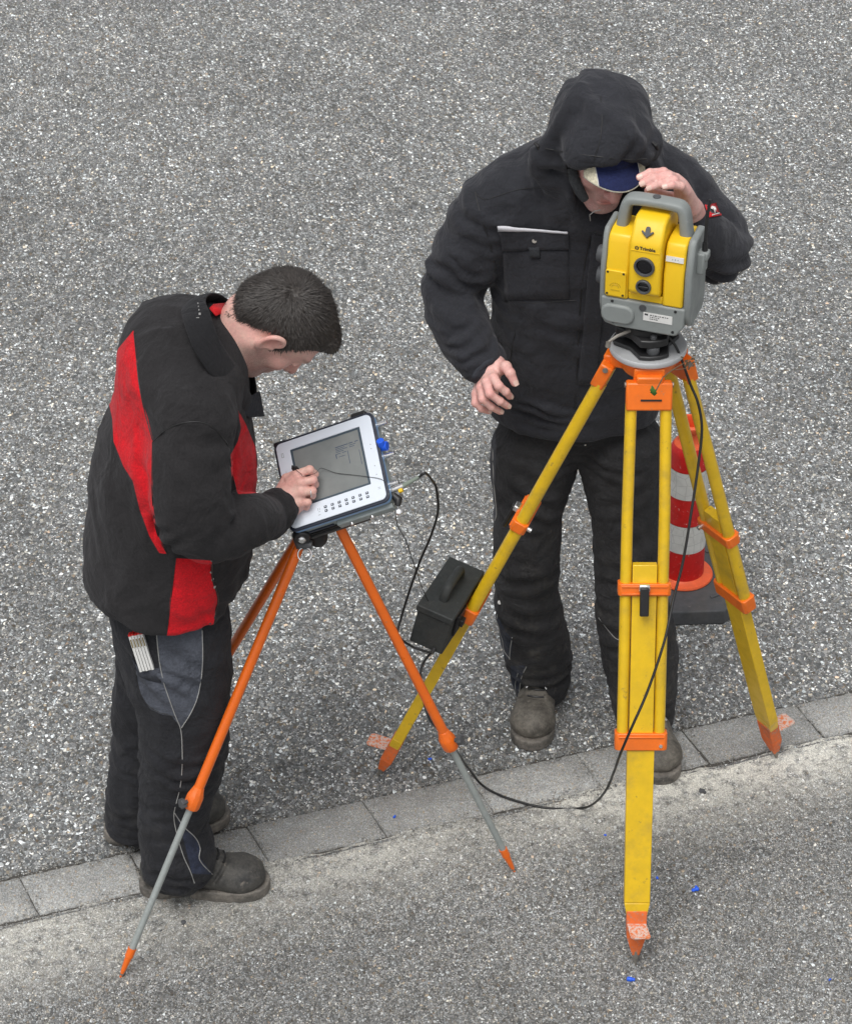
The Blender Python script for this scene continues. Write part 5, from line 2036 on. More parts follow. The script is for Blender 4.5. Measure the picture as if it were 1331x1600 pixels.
# left sleeve (far side)
jf.chain([at(285, 590, -1.25), at(292, 700, -1.20), at(308, 790, -1.24), at(350, 800, -1.32)], [.075, .07, .065, .045], k=.03)
zh = at(262, 897, LY).z
jf.half((-.58, 0, zh), (-.07, 0, -1), k=.012)
M['fleece'] = cloth('black_fleece', (.0195, .0185, .0195), (('red_panel', (.56, .007, .014)),), .95, .07, 650, .22, .25)
RED = [[(209, 516), (213, 545), (216, 585), (222, 625), (232, 655), (239, 686), (238, 735), (239, 785), (245, 832), (262, 866), (249, 864), (234, 838), (219, 797), (208, 752), (193, 728), (178, 690), (176, 655), (173, 640), (168, 622), (168, 590), (185, 545)],
       [(275, 872), (331, 876), (333, 905), (341, 940), (334, 975), (333, 998), (261, 996), (266, 940)],
       [(372, 640), (384, 662), (400, 700), (404, 770), (372, 772), (362, 742), (360, 712), (372, 690), (377, 670)]]
el = np.array(at(300, 825, -1.68)); bw = np.array(at(190, 850, -1.5)); fa = np.array(at(385, 812, -1.65)); sh = np.array(at(300, 700, -1.66))
jac_l, jbv, jv_, jq_ = garment(jf, 'jacket', M['fleece'], pl_, 1, .0035, .07, 12,
    wr=((el, (.09, .09, .07), (.8, 0, -.5), .006, .042, 21), (el + np.array([.06, 0, .04]), (.06, .07, .06), (1, 0, .5), .006, .035, 22),
        (sh, (.09, .08, .12), (.35, 0, 1), .0045, .06, 23), (np.array(at(260, 950, -1.58)), (.2, .2, .05), (.1, 0, 1), .006, .05, 24),
        (fa, (.05, .06, .05), (1, 0, .3), .005, .026, 25), (np.array(at(215, 760, -1.55)), (.09, .15, .16), (.9, .3, .3), .0055, .065, 26),
        (np.array(cuff), (.03, .04, .03), (1, .2, .2), .0035, .016, 27), (np.array(at(330, 930, -1.58)), (.08, .1, .08), (1, 0, .2), .004, .045, 28)),
    panels=(('red_panel', RED, -1.50),), mirror=(1, LY))
def sj(pxs, r=.0013, name='seam', mat='black', lift=.0004): return seam(jbv, pxs, r, name, M[mat], jac_l, lift)
sj([(210, 520), (214, 560), (218, 600), (226, 640), (239, 688)])
sj([(240, 690), (262, 670), (290, 660), (322, 661), (345, 680), (358, 700), (361, 730), (370, 770)])
sj([(239, 690), (238, 735), (239, 785), (245, 832), (262, 866)], .0011)
sj([(275, 872), (267, 940), (261, 990)], .0011)
sj([(331, 876), (332, 905), (341, 935), (335, 965), (333, 992)], .0022, 'zip')
mb = MB()
for px_, py_ in ((330, 893), (332, 905), (335, 917)):
    p = Vector(hit(jbv, px_, py_, None, .0008)); mb.box(p, (.004, .002, .007), Matrix.Rotation(.5, 3, 'Y'))
mb.build('zip_mark', M['hivis'], jac_l)
# collar: standing band with a fold, open in front
cm = cloth('collar_fleece', (.012, .012, .0135), (), .95, .07, 650, .2, .25)
top = [(398, 628, -1.440), (388, 608, -1.500), (374, 578, -1.535), (356, 551, -1.555), (340, 522, -1.548), (329, 490, -1.520), (322, 470, -1.470), (330, 459, -1.420), (348, 462, -1.385), (366, 480, -1.365), (384, 520, -1.360), (394, 570, -1.380), (400, 606, -1.410)]
bot = [(378, 664, -1.500), (365, 640, -1.555), (350, 612, -1.600), (326, 582, -1.620), (304, 548, -1.605), (290, 512, -1.555), (284, 488, -1.480), (292, 480, -1.420), (318, 492, -1.360), (345, 520, -1.320), (368, 560, -1.320), (380, 610, -1.360), (388, 645, -1.400)]
Pt = catmull([tuple(at(*p)) for p in top], 5); Pb = catmull([tuple(at(*p)) for p in bot], 5)
vs = []; NR = 7
for a, b_ in zip(Pt, Pb):
    for k in range(NR):
        t = k / (NR - 1)
        p = a * (1 - t) + b_ * t
        cc = np.array(at(352, 560, LY)); o_ = p - cc; o_[2] *= .2; o_ /= np.linalg.norm(o_)
        p = p + o_ * .008 * math.sin(math.pi * t)
        vs.append(tuple(p))
fs = []
for i in range(len(Pt) - 1):
    for k in range(NR - 1): fs.append((i * NR + k, i * NR + k + 1, (i + 1) * NR + k + 1, (i + 1) * NR + k))
mb = MB(); mb.add(vs, fs)
o = mb.build('collar', cm, jac_l, sm=80)
s_ = o.modifiers.new('thick', 'SOLIDIFY'); s_.thickness = .006; s_.offset = 0
s_ = o.modifiers.new('round', 'SUBSURF'); s_.levels = 1; s_.render_levels = 1
col_o = o
# turned-out collar end with the open zip
fl = [at(*p) for p in ((384, 622, -1.50), (404, 611, -1.45), (411, 650, -1.45), (386, 652, -1.50), (374, 640, -1.53))]
mb = MB(); mb.add(fl, [(0, 1, 2, 3, 4)]); o = mb.build('collar_flap', cloth('flap_cloth', (.022, .024, .03), (), .9, .05, 650, .2, .25), jac_l, sm=80)
s_ = o.modifiers.new('thick', 'SOLIDIFY'); s_.thickness = .005
bevel(o, .0015)
# red lining seen inside the collar at the nape
fl = [at(*p) for p in ((327, 482, -1.47), (333, 476, -1.43), (352, 474, -1.40), (356, 486, -1.42), (337, 494, -1.48))]
mb = MB(); mb.add(fl, [(0, 1, 2, 3, 4)]); o = mb.build('collar_lining', cloth('red_lining', (.5, .012, .016)), jac_l, sm=80)
s_ = o.modifiers.new('thick', 'SOLIDIFY'); s_.thickness = .002
# small white print on the collar
cb2 = bvh_of(np.array([tuple(x) for x in vs]), np.array(fs))
mb = MB()
for k, (px_, py_, w_, h_) in enumerate(((311, 478, .0018, .003), (311.5, 483, .0016, .0026), (312, 488, .002, .003), (312.5, 494, .0042, .0044), (310, 500, .0062, .0012))):
    p = hit(cb2, px_, py_, -1.57, .0065)
    mb.box(p, (w_, .001, h_), Matrix.Rotation(-.35, 3, 'X'))
mb.build('collar_print', M['hivis'], col_o)

# ------------------------------------------------------------------ hair: a close cap and many short hairs
Ah = np.array(HRl)
def hairmask(p):
    """p in head frame; positive where hair grows"""
    x, y, z = p[:, 0], p[:, 1], p[:, 2]
    ax_ = np.abs(x)
    front = .072 - .25 * ax_ + (z - .07) * -.25
    top = z - (.052 + .02 * np.clip((ax_ - .03) / .04, 0, 1) * 0)
    # hairline: forehead at z = .07, temple steps back, sideburn in front of the ear, round the ear, nape
    line = np.interp(y, [-.13, -.075, -.056, -.040, -.020, -.004, .003, .011, .018, .045, .056, .2],
                     [-.088, -.076, -.046, -.004, .029, .026, -.012, -.020, .020, .066, .074, .115])
    return z - line


hc_ = Field(np.array(HCl) - .16, np.array(HCl) + .16, .0030)
def Lh2(x, y, z): return np.array(HCl) + Ah @ np.array([x, y, z])
hc_.ell(Lh2(0, -.014, .032), (.0795, .102, .092), HRl)
hc_.ell(Lh2(0, .022, .026), (.0725, .080, .084), HRl, k=.02)
hc_.ell(Lh2(0, .074, .084), (.042, .026, .018), HRl, k=.025)
hc_.chain([Lh2(0, -.070, -.02), Lh2(0, -.060, -.050), Lh2(0, -.058, -.078)], [(.05, .036), (.046, .028), (.036, .022)], k=.03, side=tuple(Ah @ np.array([1, 0, 0])))
for s in (-1, 1):
    hc_.ell(Lh2(s * .0655, .012, .0), (.0072, .012, .026), HRl, k=.01)
v, q = hc_.mesh()
p = (v - np.array(HCl)) @ Ah
msk = hairmask(p + np.stack([0 * p[:, 0], .003 * vnoise(p / .006, 5), .004 * vnoise(p / .007, 8)], 1))
n = vnormals(v, q)
v2 = v + n * (np.clip(msk / .02, -1, 0) * .010 + .0018 * vnoise(v / .010, 4) + .001 * vnoise(v / .004, 7))[:, None]
keep = msk[q].min(1) > -.012
used, inv = np.unique(q[keep], return_inverse=True)
hair_me = np_mesh('hair', v2[used], inv.reshape(-1, 4))
def hair_mat():
    m, nt, b = new_mat('dark_brown_hair')
    co = obj_co(nt)
    n = noise(nt, 160, 4, .7, co)
    c = ramp(nt, n.outputs[0], [(.3, (.016, .013, .012)), (.7, (.055, .046, .040))])
    nt.links.new(c.outputs[0], b.inputs['Base Color']); b.inputs['Roughness'].default_value = .48
    b.inputs['Specular IOR Level'].default_value = .45
    bump(nt, b, n.outputs[0], .5, .002)
    return m
M['hair'] = hair_mat()
hair_o = link_mesh('hair', hair_me, M['hair'], pl_)
fm = msk[q].min(1)
# strands combed away from the whorl on the crown
whorl = Lh2(-.004, -.058, .092) if True else None
cand = np.where(fm > -.005)[0]
ctr = v2[q].mean(1); nrm = n[q].mean(1)
sel = rng.choice(cand, size=min(15000, len(cand) * 2), replace=True)
w_ = np.array(hit(bvh_of(v2, q), 461, 456))
mb_v = []; mb_f = []
up_h = Ah @ np.array([0, 0, 1.0]); fw_h = Ah @ np.array([0, 1.0, 0])
for k in sel:
    c = ctr[k] + rng.normal(0, .0012, 3)
    nn_ = nrm[k] / (np.linalg.norm(nrm[k]) + 1e-9)
    d = c - w_; dl = np.linalg.norm(d)
    sw_ = np.cross(nn_, d / (dl + 1e-6))
    d = d / (dl + 1e-6) + .35 * sw_ * math.exp(-dl / .05)
    d = d - nn_ * (d @ nn_); d /= (np.linalg.norm(d) + 1e-9)
    d = d + rng.normal(0, .16, 3)
    L_ = rng.uniform(.009, .017) * (1.0 if dl < .13 else .7) * (1.0 if fm[k] > .012 else .55)
    if dl < .006 and rng.random() < .9: continue
    lift = .35 if dl > .015 else .7
    sd_ = np.cross(d, nn_); sd_ /= (np.linalg.norm(sd_) + 1e-9)
    wd = .00050
    p0 = c - nn_ * .001; p1 = c + d * L_ * .55 + nn_ * L_ * lift * .5; p2 = c + d * L_ + nn_ * L_ * lift * .55
    b0 = len(mb_v)
    mb_v += [p0 - sd_ * wd, p0 + sd_ * wd, p1 - sd_ * wd, p1 + sd_ * wd, p2]
    mb_f += [(b0, b0 + 1, b0 + 3, b0 + 2), (b0 + 2, b0 + 3, b0 + 4)]
me = mesh_from(np.array(mb_v), mb_f)
st_o = link_mesh('hair_strand', me, M['hair'], hair_o, smooth=True)
tag(st_o, kind='stuff')

# ring and stylus
rp = Vector(spx(485, 769.5, .037)); rdir = Vector(fingers_l[2][0][2]) - Vector(fingers_l[2][0][1]); rdir.normalize()
u = rdir.orthogonal().normalized(); w = rdir.cross(u)
mb = MB(); mb.tube([rp + (u * math.cos(a) + w * math.sin(a)) * .0098 for a in [2 * math.pi * k / 28 for k in range(29)]], .0014, 8, cap=False)
mb.build('finger_ring', M['chrome'], pl_)
pa = Vector(spx(458, 731, .062)); pb = Vector(spx(484, 752, .004))
mb = MB(); mb.tube([pa, pa.lerp(pb, .08), pa.lerp(pb, .8), pb], [.0045, .0050, .0046, .0012], 14)
o = mb.build('stylus', M['black'], None, loc=(pa.x, pa.y, 0)); tag(o, 'black stylus held in the hand of the man in the red and black jacket', 'stylus')
mb = MB(); mb.tube([pa + Vector((-.003, 0, .004)), pa + Vector((.008, 0, .002)), pa + Vector((.014, 0, -.006))], [.0026, .0022, .0016], 8)
mb.build('pen_clip', M['black'], o)
P = [Vector(p) for p in catmull([tuple(p) for p in (pa, sp(470, 740, .064), sp(474, 744, .062), sp(492, 740, .050), sp(500, 732, .014), sp(508, 733, .006), sp(525, 739, .003), sp(550, 742, .003), sp(575, 745, .003), sp(596, 749, .004), edge_pt(.004, -.07, -.01))], 6)]
mb = MB(); mb.tube(P, .0006, 6); o = mb.build('thin_cord', M['cable'], None, loc=(P[0].x, P[0].y, 0)); tag(o, 'thin black stylus cord lying across the grey screen', 'cord')
# ------------------------------------------------------------------ the man in the black hooded jacket
RM_at = V(.36, -.86, 0)
hf2 = Vector((.24, -.86, -.42)).normalized()
HR2 = frame(hf2, Vector((.16, -.42, .90)))
HC2 = at(940, 229, -1.055)
A2 = np.array(HR2)
def L2(x, y, z): return np.array(HC2) + A2 @ np.array([x, y, z], float)
f_ = Fd(HC2, .20, .0024)
head_field(f_, HC2, HR2, ears=False)
f_.chain([L2(0, -.035, -.045), at(930, 292, -.98), at(925, 330, -.93)], [(.058, .060), (.060, .060), (.068, .066)], k=.03, side=(1, 0, 0))
hv, hq = f_.mesh(); hv = laplace(hv, hq, 1, .3)

def a3(x, y, Y): return np.array(at(x, y, Y))
# right hand hanging in front of the thigh
fingers_a = [
    ([a3(769, 583, -1.125), a3(771, 590, -1.150), a3(779, 603, -1.172), a3(790, 612, -1.170), a3(796, 619, -1.160)], [.0105, .0105, .0098, .0088, .0080]),
    ([a3(762, 589, -1.120), a3(760, 597, -1.150), a3(765, 615, -1.172), a3(781, 627, -1.172), a3(792, 634, -1.162)], [.0108, .0108, .0100, .0090, .0082]),
    ([a3(756, 595, -1.110), a3(751, 606, -1.138), a3(754, 624, -1.158), a3(768, 636, -1.160), a3(781, 643, -1.152)], [.0105, .0102, .0094, .0084, .0076]),
    ([a3(751, 601, -1.095), a3(743, 616, -1.118), a3(742, 630, -1.134), a3(752, 639, -1.138), a3(763, 643, -1.132)], [.0098, .0092, .0082, .0074, .0066]),
    ([a3(780, 575, -1.105), a3(790, 573, -1.130), a3(797, 583, -1.150), a3(804, 598, -1.158)], [.0125, .0125, .0108, .0090]),
]
palm_a = [(a3(768, 572, -1.100), a3(768, 590, -1.135), .021, .0135), (a3(766, 572, -1.098), a3(760, 597, -1.132), .021, .0135),
          (a3(764, 573, -1.095), a3(753, 604, -1.122), .020, .0130), (a3(763, 574, -1.090), a3(747, 609, -1.108), .018, .0120),
          (a3(772, 572, -1.098), a3(788, 575, -1.118), .019, .0140), (a3(770, 590, -1.100), a3(770, 612, -1.115), .016, .013), (a3(760, 600, -1.095), a3(757, 620, -1.105), .014, .012)]
wrist_a = ([a3(750, 540, -1.055), a3(761, 562, -1.085), a3(768, 574, -1.100)], [(.031, .026), (.031, .024), (.031, .021)], (1, .3, .3))
av, aq = hand_mesh(fingers_a, palm_a, wrist_a)
# left hand reaching over the back of the carrying handle to the cap peak
fingers_b = [
    ([a3(1062, 292, -1.205), a3(1055, 279, -1.215), a3(1036, 269, -1.232), a3(1015, 270, -1.246), a3(999, 277, -1.252)], [.0110, .0108, .0098, .0088, .0080]),
    ([a3(1066, 296, -1.212), a3(1061, 284, -1.228), a3(1044, 275, -1.250), a3(1022, 279, -1.262), a3(1004, 287, -1.262)], [.0110, .0108, .0100, .0090, .0082]),
    ([a3(1069, 302, -1.220), a3(1066, 291, -1.240), a3(1052, 282, -1.264), a3(1032, 287, -1.276), a3(1015, 294, -1.274)], [.0105, .0104, .0096, .0086, .0078]),
    ([a3(1072, 310, -1.224), a3(1071, 300, -1.246), a3(1063, 291, -1.270), a3(1049, 289, -1.282), a3(1038, 292, -1.284)], [.0100, .0096, .0086, .0077, .0070]),
    ([a3(1062, 315, -1.190), a3(1046, 308, -1.198), a3(1026, 301, -1.214), a3(1012, 298, -1.228)], [.0120, .0115, .0098, .0082]),
]
palm_b = [(a3(1074, 322, -1.185), a3(1058, 284, -1.212), .018, .012), (a3(1075, 322, -1.190), a3(1064, 288, -1.222), .019, .012),
          (a3(1076, 322, -1.196), a3(1069, 295, -1.232), .019, .012), (a3(1077, 324, -1.200), a3(1073, 304, -1.236), .018, .011),
          (a3(1072, 324, -1.180), a3(1058, 312, -1.190), .017, .014)]
wrist_b = ([a3(1092, 362, -1.150), a3(1082, 342, -1.165), a3(1076, 326, -1.185)], [(.031, .026), (.030, .023), (.030, .020)], (1, .2, .1))
bv2, bq2 = hand_mesh(fingers_b, palm_b, wrist_b)

bl = Field((-.05, -1.3, .04), (.80, -.65, 1.62), .009)
SX = (1, 0, 0)
bl.chain([a3(905, 640, -.86), a3(900, 590, -.86), a3(908, 480, -.89), a3(918, 370, -.91), a3(928, 310, -.93)], [(.13, .06), (.15, .09), (.16, .10), (.17, .09), (.07, .06)], k=.03, side=SX)
bl.chain([a3(850, 690, -.85), a3(830, 880, -.87), a3(835, 1000, -.82), a3(842, 1120, -.80)], [.06, .05, .042, .035], k=.01)
bl.chain([a3(965, 700, -.87), a3(985, 880, -.96), a3(1000, 1020, -.94), a3(1010, 1180, -.93)], [.06, .05, .042, .035], k=.01)
bl.chain([a3(765, 320, -.93), a3(712, 440, -.93), a3(735, 520, -1.03), wrist_a[0][0]], [.05, .042, .036, .027], k=.03)
bl.chain([a3(1060, 300, -.95), a3(1125, 395, -1.02), a3(1110, 385, -1.10), wrist_b[0][0]], [.05, .042, .036, .027], k=.03)
cv_, cq_ = bl.mesh()
v, q = join_np([(hv, hq), (av, aq), (bv2, bq2), (cv_, cq_)])
me = np_mesh('person', v, q)
r_, st_, br_ = head_attrs(me, v, HC2, HR2)
rh1, _ = hand_attrs(v, fingers_a); rh2, _ = hand_attrs(v, fingers_b)
set_attr(me, 'red', np.clip(np.maximum(np.maximum(r_, rh1), rh2), 0, 1)); set_attr(me, 'stubble', st_ * .7); set_attr(me, 'brow', br_); set_attr(me, 'nail', np.zeros(len(v)))
pr_ = link_mesh('person', me, M['skin2'], None, loc=tuple(RM_at))
tag(pr_, 'man in a black hooded jacket with hood over a blue cap behind the yellow tripod', 'person')

M['nail'] = paint('finger_nail', (.72, .50, .43), .32, .1)
def nails(fingers, side, w=.0056, parent=None, up=None):
    """each nail a small shield on the back of the last phalanx, turned to 'up'"""
    for k, (pts, rad) in enumerate(fingers):
        a = Vector(pts[-2]); b_ = Vector(pts[-1]); d = (b_ - a).normalized()
        u = Vector(up) if not isinstance(up, list) else Vector(up[k])
        u = (u - d * u.dot(d)).normalized(); s = d.cross(u)
        r = rad[-1]; ww = r * .72
        vs, fs = [], []
        for i in range(6):
            t = i / 5
            wv = ww * (1 - .25 * (1 - t) ** 2) * (1 if t < .85 else .82)
            for j in range(5):
                f = (j - 2) / 2
                ang = f * .75 * (wv / ww)
                p = b_ + d * (-.006 + .0125 * t - .0 ) * (r / .0082) + (u * math.cos(ang) + s * math.sin(ang)) * (r * (1.045 - .10 * t * t))
                vs.append(p)
        for i in range(5):
            for j in range(4): fs.append((i * 5 + j, i * 5 + j + 1, i * 5 + 6 + j, i * 5 + 5 + j))
        mb = MB(); mb.add(vs, fs); mb.build('finger_nail', M['nail'], parent, sm=80)
cu_ = -_F
nails(fingers_a, None, parent=pr_, up=[cu_ + Vector((.3, 0, .35)), cu_ + Vector((.2, 0, .1)), cu_ + Vector((.2, 0, .1)), cu_ + Vector((.1, 0, .1)), cu_ + Vector((.3, 0, .3))])
nails(fingers_b[:4], None, parent=pr_, up=[cu_ + Vector((-.1, 0, .1))] * 4)
nails([fingers_l[4]], None, parent=pl_, up=cu_ + Vector((0, 0, .2)))

# ------------------------------------------------------------------ trousers
tf = Field((.02, -1.15, .03), (.68, -.62, 1.02), .0062)
tf.chain([at(902, 600, -.86), at(902, 640, -.86), at(901, 680, -.86)], [(.165, .090), (.172, .095), (.160, .070)], k=.02, side=SX)
NA = [(838, 700, -.86, .103, .105), (830, 745, -.868, .094, .10), (826, 790, -.875, .078, .096), (822, 850, -.885, .079, .09), (823, 915, -.885, .074, .082), (828, 965, -.865, .078, .08), (838, 1010, -.845, .080, .082), (846, 1050, -.83, .070, .078), (843, 1088, -.825, .062, .072), (842, 1102, -.825, .056, .066)]
tf.chain([at(x, y, Y) for x, y, Y, *_ in NA], [(a, b) for *_, a, b in NA], k=.010, side=SX, n=5)
NB = [(968, 700, -.87, .103, .105), (972, 745, -.885, .090, .10), (977, 790, -.90, .082, .098), (982, 850, -.93, .084, .092), (985, 920, -.955, .082, .086), (992, 975, -.955, .088, .084), (1001, 1030, -.95, .090, .084), (1005, 1090, -.945, .075, .080), (1006, 1140, -.94, .066, .074), (1007, 1165, -.94, .060, .068)]
tf.chain([at(x, y, Y) for x, y, Y, *_ in NB], [(a, b) for *_, a, b in NB], k=.010, side=SX, n=5)
M['trouser_r'] = cloth('dark_work_trousers', (.0250, .0250, .0265), (('grey_panel', (.052, .054, .062)), ('navy_panel', (.026, .031, .045))), .85, .05, 1100, .4, .42, dust=((.13, .12, .10), .5, .7))
PG = [[(745, 640), (772, 640), (775, 700), (773, 760), (776, 800), (771, 816), (760, 812), (745, 720)]]
PN = [[(768, 960), (778, 962), (788, 985), (801, 1000), (798, 1028), (790, 1030), (770, 1000)], [(797, 1040), (822, 1040), (812, 1065), (812, 1092), (800, 1090)]]
k1, k2 = a3(822, 910, -.96), a3(985, 910, -1.03); n1, n2 = a3(842, 1060, -.88), a3(1005, 1110, -1.0)
tro_r, tbr, _v, _q = garment(tf, 'trousers', M['trouser_r'], pr_, 1, .0035, .055, 43,
    wr=((k1, (.10, .10, .06), (.15, 0, 1), .005, .05, 51), (k1 + np.array([0, 0, -.13]), (.1, .1, .07), (.25, 0, 1), .0085, .05, 52), (n1, (.1, .1, .06), (-.1, 0, 1), .0085, .040, 53),
        (k2, (.10, .10, .07), (-.2, 0, 1), .005, .05, 54), (k2 + np.array([.02, 0, -.16]), (.1, .1, .08), (-.25, 0, 1), .008, .05, 55), (n2, (.1, .1, .06), (.1, 0, 1), .008, .04, 56),
        (a3(905, 730, -.95), (.13, .1, .06), (.3, 0, 1), .005, .04, 57), (a3(830, 800, -.97), (.1, .1, .1), (.5, 0, .9), .004, .06, 58), (a3(985, 800, -.97), (.1, .1, .1), (-.5, 0, .9), .004, .06, 59)),
    panels=(('grey_panel', PG, 0), ('navy_panel', PN, 0)))
def sr(pxs, r=.0014, name='piping', mat='hivis', lift=.0005): return seam(tbr, pxs, r, name, M[mat], tro_r, lift)
sr([(773, 655), (770, 700), (772, 760), (776, 800), (773, 814)])
sr([(777, 960), (776, 985), (783, 1010), (797, 1030)], .0012)
sr([(800, 996), (797, 1015), (796, 1030)], .0012)
sr([(822, 1042), (814, 1060), (811, 1088)], .0012); sr([(809, 1052), (805, 1068), (806, 1086)], .0009)
sr([(935, 965), (950, 985), (962, 998), (972, 1000)], .0009, 'seam', 'hivis')
mb = MB(); p = hit(tbr, 781, 941, None, .0005); mb.lathe([(.0055, 0), (.004, .0007), (0, .001)], p, tuple(-_F), 9)
mb.build('paint_spot', M['white_sticker'], tro_r)
mb = MB(); p = hit(tbr, 914, 694, -.98, .002); mb.box(p, (.004, .002, .003)); mb.build('zip_pull', M['chrome'], tro_r)
# belt and loops
boots(pr_, [(V(gr(843, 1090).x + .0, -.815, 0), V(gr(830, 1165).x, -1.0, 0), 0), (V(gr(1012, 1150).x, -.945, 0), V(gr(1034, 1222).x, -1.12, 0), 0)], M['boot_tan'])

# ------------------------------------------------------------------ hooded jacket
jf = Field((-.06, -1.36, .72), (.80, -.64, 1.92), .0060)
TR = [(898, 705, -.86, .188, .130), (898, 668, -.86, .192, .130), (897, 640, -.86, .196, .132), (897, 570, -.87, .196, .135), (902, 490, -.885, .196, .138), (908, 420, -.90, .205, .14), (914, 360, -.915, .215, .135),
      (920, 315, -.925, .205, .12), (926, 285, -.935, .15, .10), (930, 268, -.945, .10, .09)]
jf.chain([at(x, y, Y) for x, y, Y, a, b in TR], [(a, b) for *_, a, b in TR], k=.03, side=SX, n=6)
jf.chain([a3(778, 322, -.93), a3(850, 278, -.92), a3(930, 262, -.92), a3(1010, 272, -.94), a3(1056, 304, -.96)], [.082, .080, .085, .080, .082], k=.05)
AL = [(772, 330, -.93, .084), (738, 385, -.93, .080), (714, 432, -.935, .070), (708, 465, -.955, .066), (720, 510, -1.005, .064), (741, 548, -1.055, .055), (756, 568, -1.078, .047)]
jf.chain([at(x, y, Y) for x, y, Y, r in AL], [r for *_, r in AL], k=.022, n=6)
AR = [(1058, 312, -.965, .082), (1098, 352, -1.0, .077), (1120, 382, -1.03, .072), (1118, 390, -1.08, .066), (1102, 372, -1.125, .056), (1086, 350, -1.155, .045)]
jf.chain([at(x, y, Y) for x, y, Y, r in AR], [r for *_, r in AR], k=.02, n=6)
jf.half((0, 0, at(898, 690, -.99).z), (0, 0, -1), k=.010)
# high collar
jf.chain([a3(905, 275, -1.06), a3(915, 305, -1.075), a3(938, 325, -1.06)], [.03, .034, .03], k=.03)
jf.chain([L2(0, -.02, -.10), a3(925, 300, -.99)], [(.098, .085), (.12, .10)], k=.03, side=SX)
# the hood: round the cap and falling to the shoulders
hd = Field(jf.lo, jf.lo + (jf.n - 1) * jf.h, jf.h); hd.g = hd.g[:jf.n[0], :jf.n[1], :jf.n[2]]
hd.ell(L2(.004, -.018, .042), (.079, .110, .086), HR2)
hd.ell(a3(944, 192, -.985), (.075, .08, .075), None, k=.05)
hd.ell(a3(972, 160, -1.02), (.045, .06, .035), None, k=.04)
hd.ell(a3(922, 158, -1.01), (.035, .05, .036), None, k=.03)
hd.chain([L2(0, .02, .075), L2(0, .062, .068)], [(.078, .050), (.088, .034)], k=.03, side=tuple(A2 @ np.array([1, 0, 0])))
hd.chain([L2(0, -.05, .02), a3(935, 238, -.985), a3(932, 268, -.955)], [(.098, .10), (.126, .10), (.155, .09)], k=.05, side=SX)
hd.chain([L2(0, .03, .085), L2(-.070, .045, .045), a3(848, 248, -1.07), a3(860, 285, -1.06)], [.030, .026, .020, .020], k=.04)
hd.chain([L2(0, .03, .085), L2(.075, .045, .045), a3(1012, 262, -1.05), a3(1010, 300, -1.04)], [.030, .026, .020, .020], k=.04)
for rp_, rr_ in (([(903, 136, -1.06), (884, 172, -1.09), (858, 214, -1.09), (842, 238, -1.07)], .011), ([(1004, 246, -1.15), (992, 222, -1.16), (978, 200, -1.15)], .010), ([(950, 250, -1.17), (972, 226, -1.165), (985, 214, -1.16)], .009), ([(914, 150, -1.08), (925, 166, -1.11), (936, 178, -1.125)], .009)):
    _p = []
    for (x_, y_, Y_) in rp_:
        _q = a3(x_, y_, Y_); _p.append(_q)
    hd.chain(_p, [rr_] * len(_p), k=.028)
n0 = np.minimum(jf.g.shape, hd.g.shape)
sl_ = tuple(slice(0, int(k)) for k in n0)
a_, b_ = jf.g[sl_], hd.g[sl_]; kk = .03
hh = np.clip(kk - np.abs(a_ - b_), 0, None) / kk
jf.g[sl_] = np.minimum(a_, b_) - hh * hh * kk * .25
# hollow it out round the face
jf.ell(L2(0, .018, -.008), (.076, .098, .084), HR2, cut=True, k=.006)
jf.chain([L2(0, .02, .004), L2(0, .10, .002), L2(0, .22, -.02)], [(.078, .068), (.088, .070), (.10, .08)], side=tuple(A2 @ np.array([1, 0, 0])), cut=True, k=.006)
jf.chain([L2(-.015, .03, -.06), L2(-.015, .09, -.10), L2(0, .2, -.16)], [(.082, .05), (.076, .05), (.08, .05)], side=tuple(A2 @ np.array([1, 0, 0])), cut=True, k=.012)
M['softshell'] = cloth('black_softshell', (.0195, .0205, .0255), (), .8, .12, 1000, .2, .3)
e1_ = a3(700, 450, -1.0); e2_ = a3(1135, 400, -1.08)
jac_r, jbr, _v, _q = garment(jf, 'jacket', M['softshell'], pr_, 1, .0030, .06, 71,
    wr=((e1_, (.09, .1, .08), (.25, 0, 1), .0065, .042, 81), (a3(735, 530, -1.07), (.07, .08, .05), (-.5, 0, 1), .0055, .032, 82), (a3(735, 360, -.98), (.09, .1, .09), (.3, 0, 1), .0055, .06, 83),
        (a3(775, 440, -1.0), (.05, .1, .12), (1, 0, .3), .005, .05, 84), (e2_, (.08, .1, .07), (.6, 0, .8), .0065, .038, 85), (a3(1085, 310, -1.02), (.07, .09, .06), (.9, 0, .5), .006, .035, 86),
        (a3(895, 600, -1.0), (.22, .12, .12), (.2, 0, 1), .0045, .075, 87), (a3(900, 480, -1.03), (.2, .12, .12), (.5, 0, 1), .004, .08, 88), (a3(840, 650, -1.0), (.1, .1, .04), (.1, 0, 1), .005, .035, 89),
        (a3(990, 225, -1.12), (.06, .08, .06), (1, 0, -.6), .0045, .032, 90), (a3(905, 150, -1.0), (.04, .08, .05), (1, 0, .5), .006, .045, 91), (a3(880, 225, -1.05), (.06, .08, .05), (.6, 0, 1), .0045, .035, 92)))
def sk(pxs, r=.0011, name='seam', mat='black', lift=.0002, par=None): return seam(jbr, pxs, r, name, M[mat], par or jac_r, lift)
sk([(938, 150), (940, 185), (938, 215), (931, 240), (928, 250)])
sk([(852, 232), (885, 238), (930, 244), (975, 249), (1010, 248)], .0012)
sk([(742, 300), (756, 312), (778, 306), (810, 296), (850, 292)], .0010)
sk([(742, 300), (752, 340), (768, 390), (776, 440)], .0012)
sk([(786, 470), (830, 474), (880, 470), (900, 470)], .0010)
sk([(922, 370), (912, 420), (906, 480), (902, 560), (898, 640)], .0014)
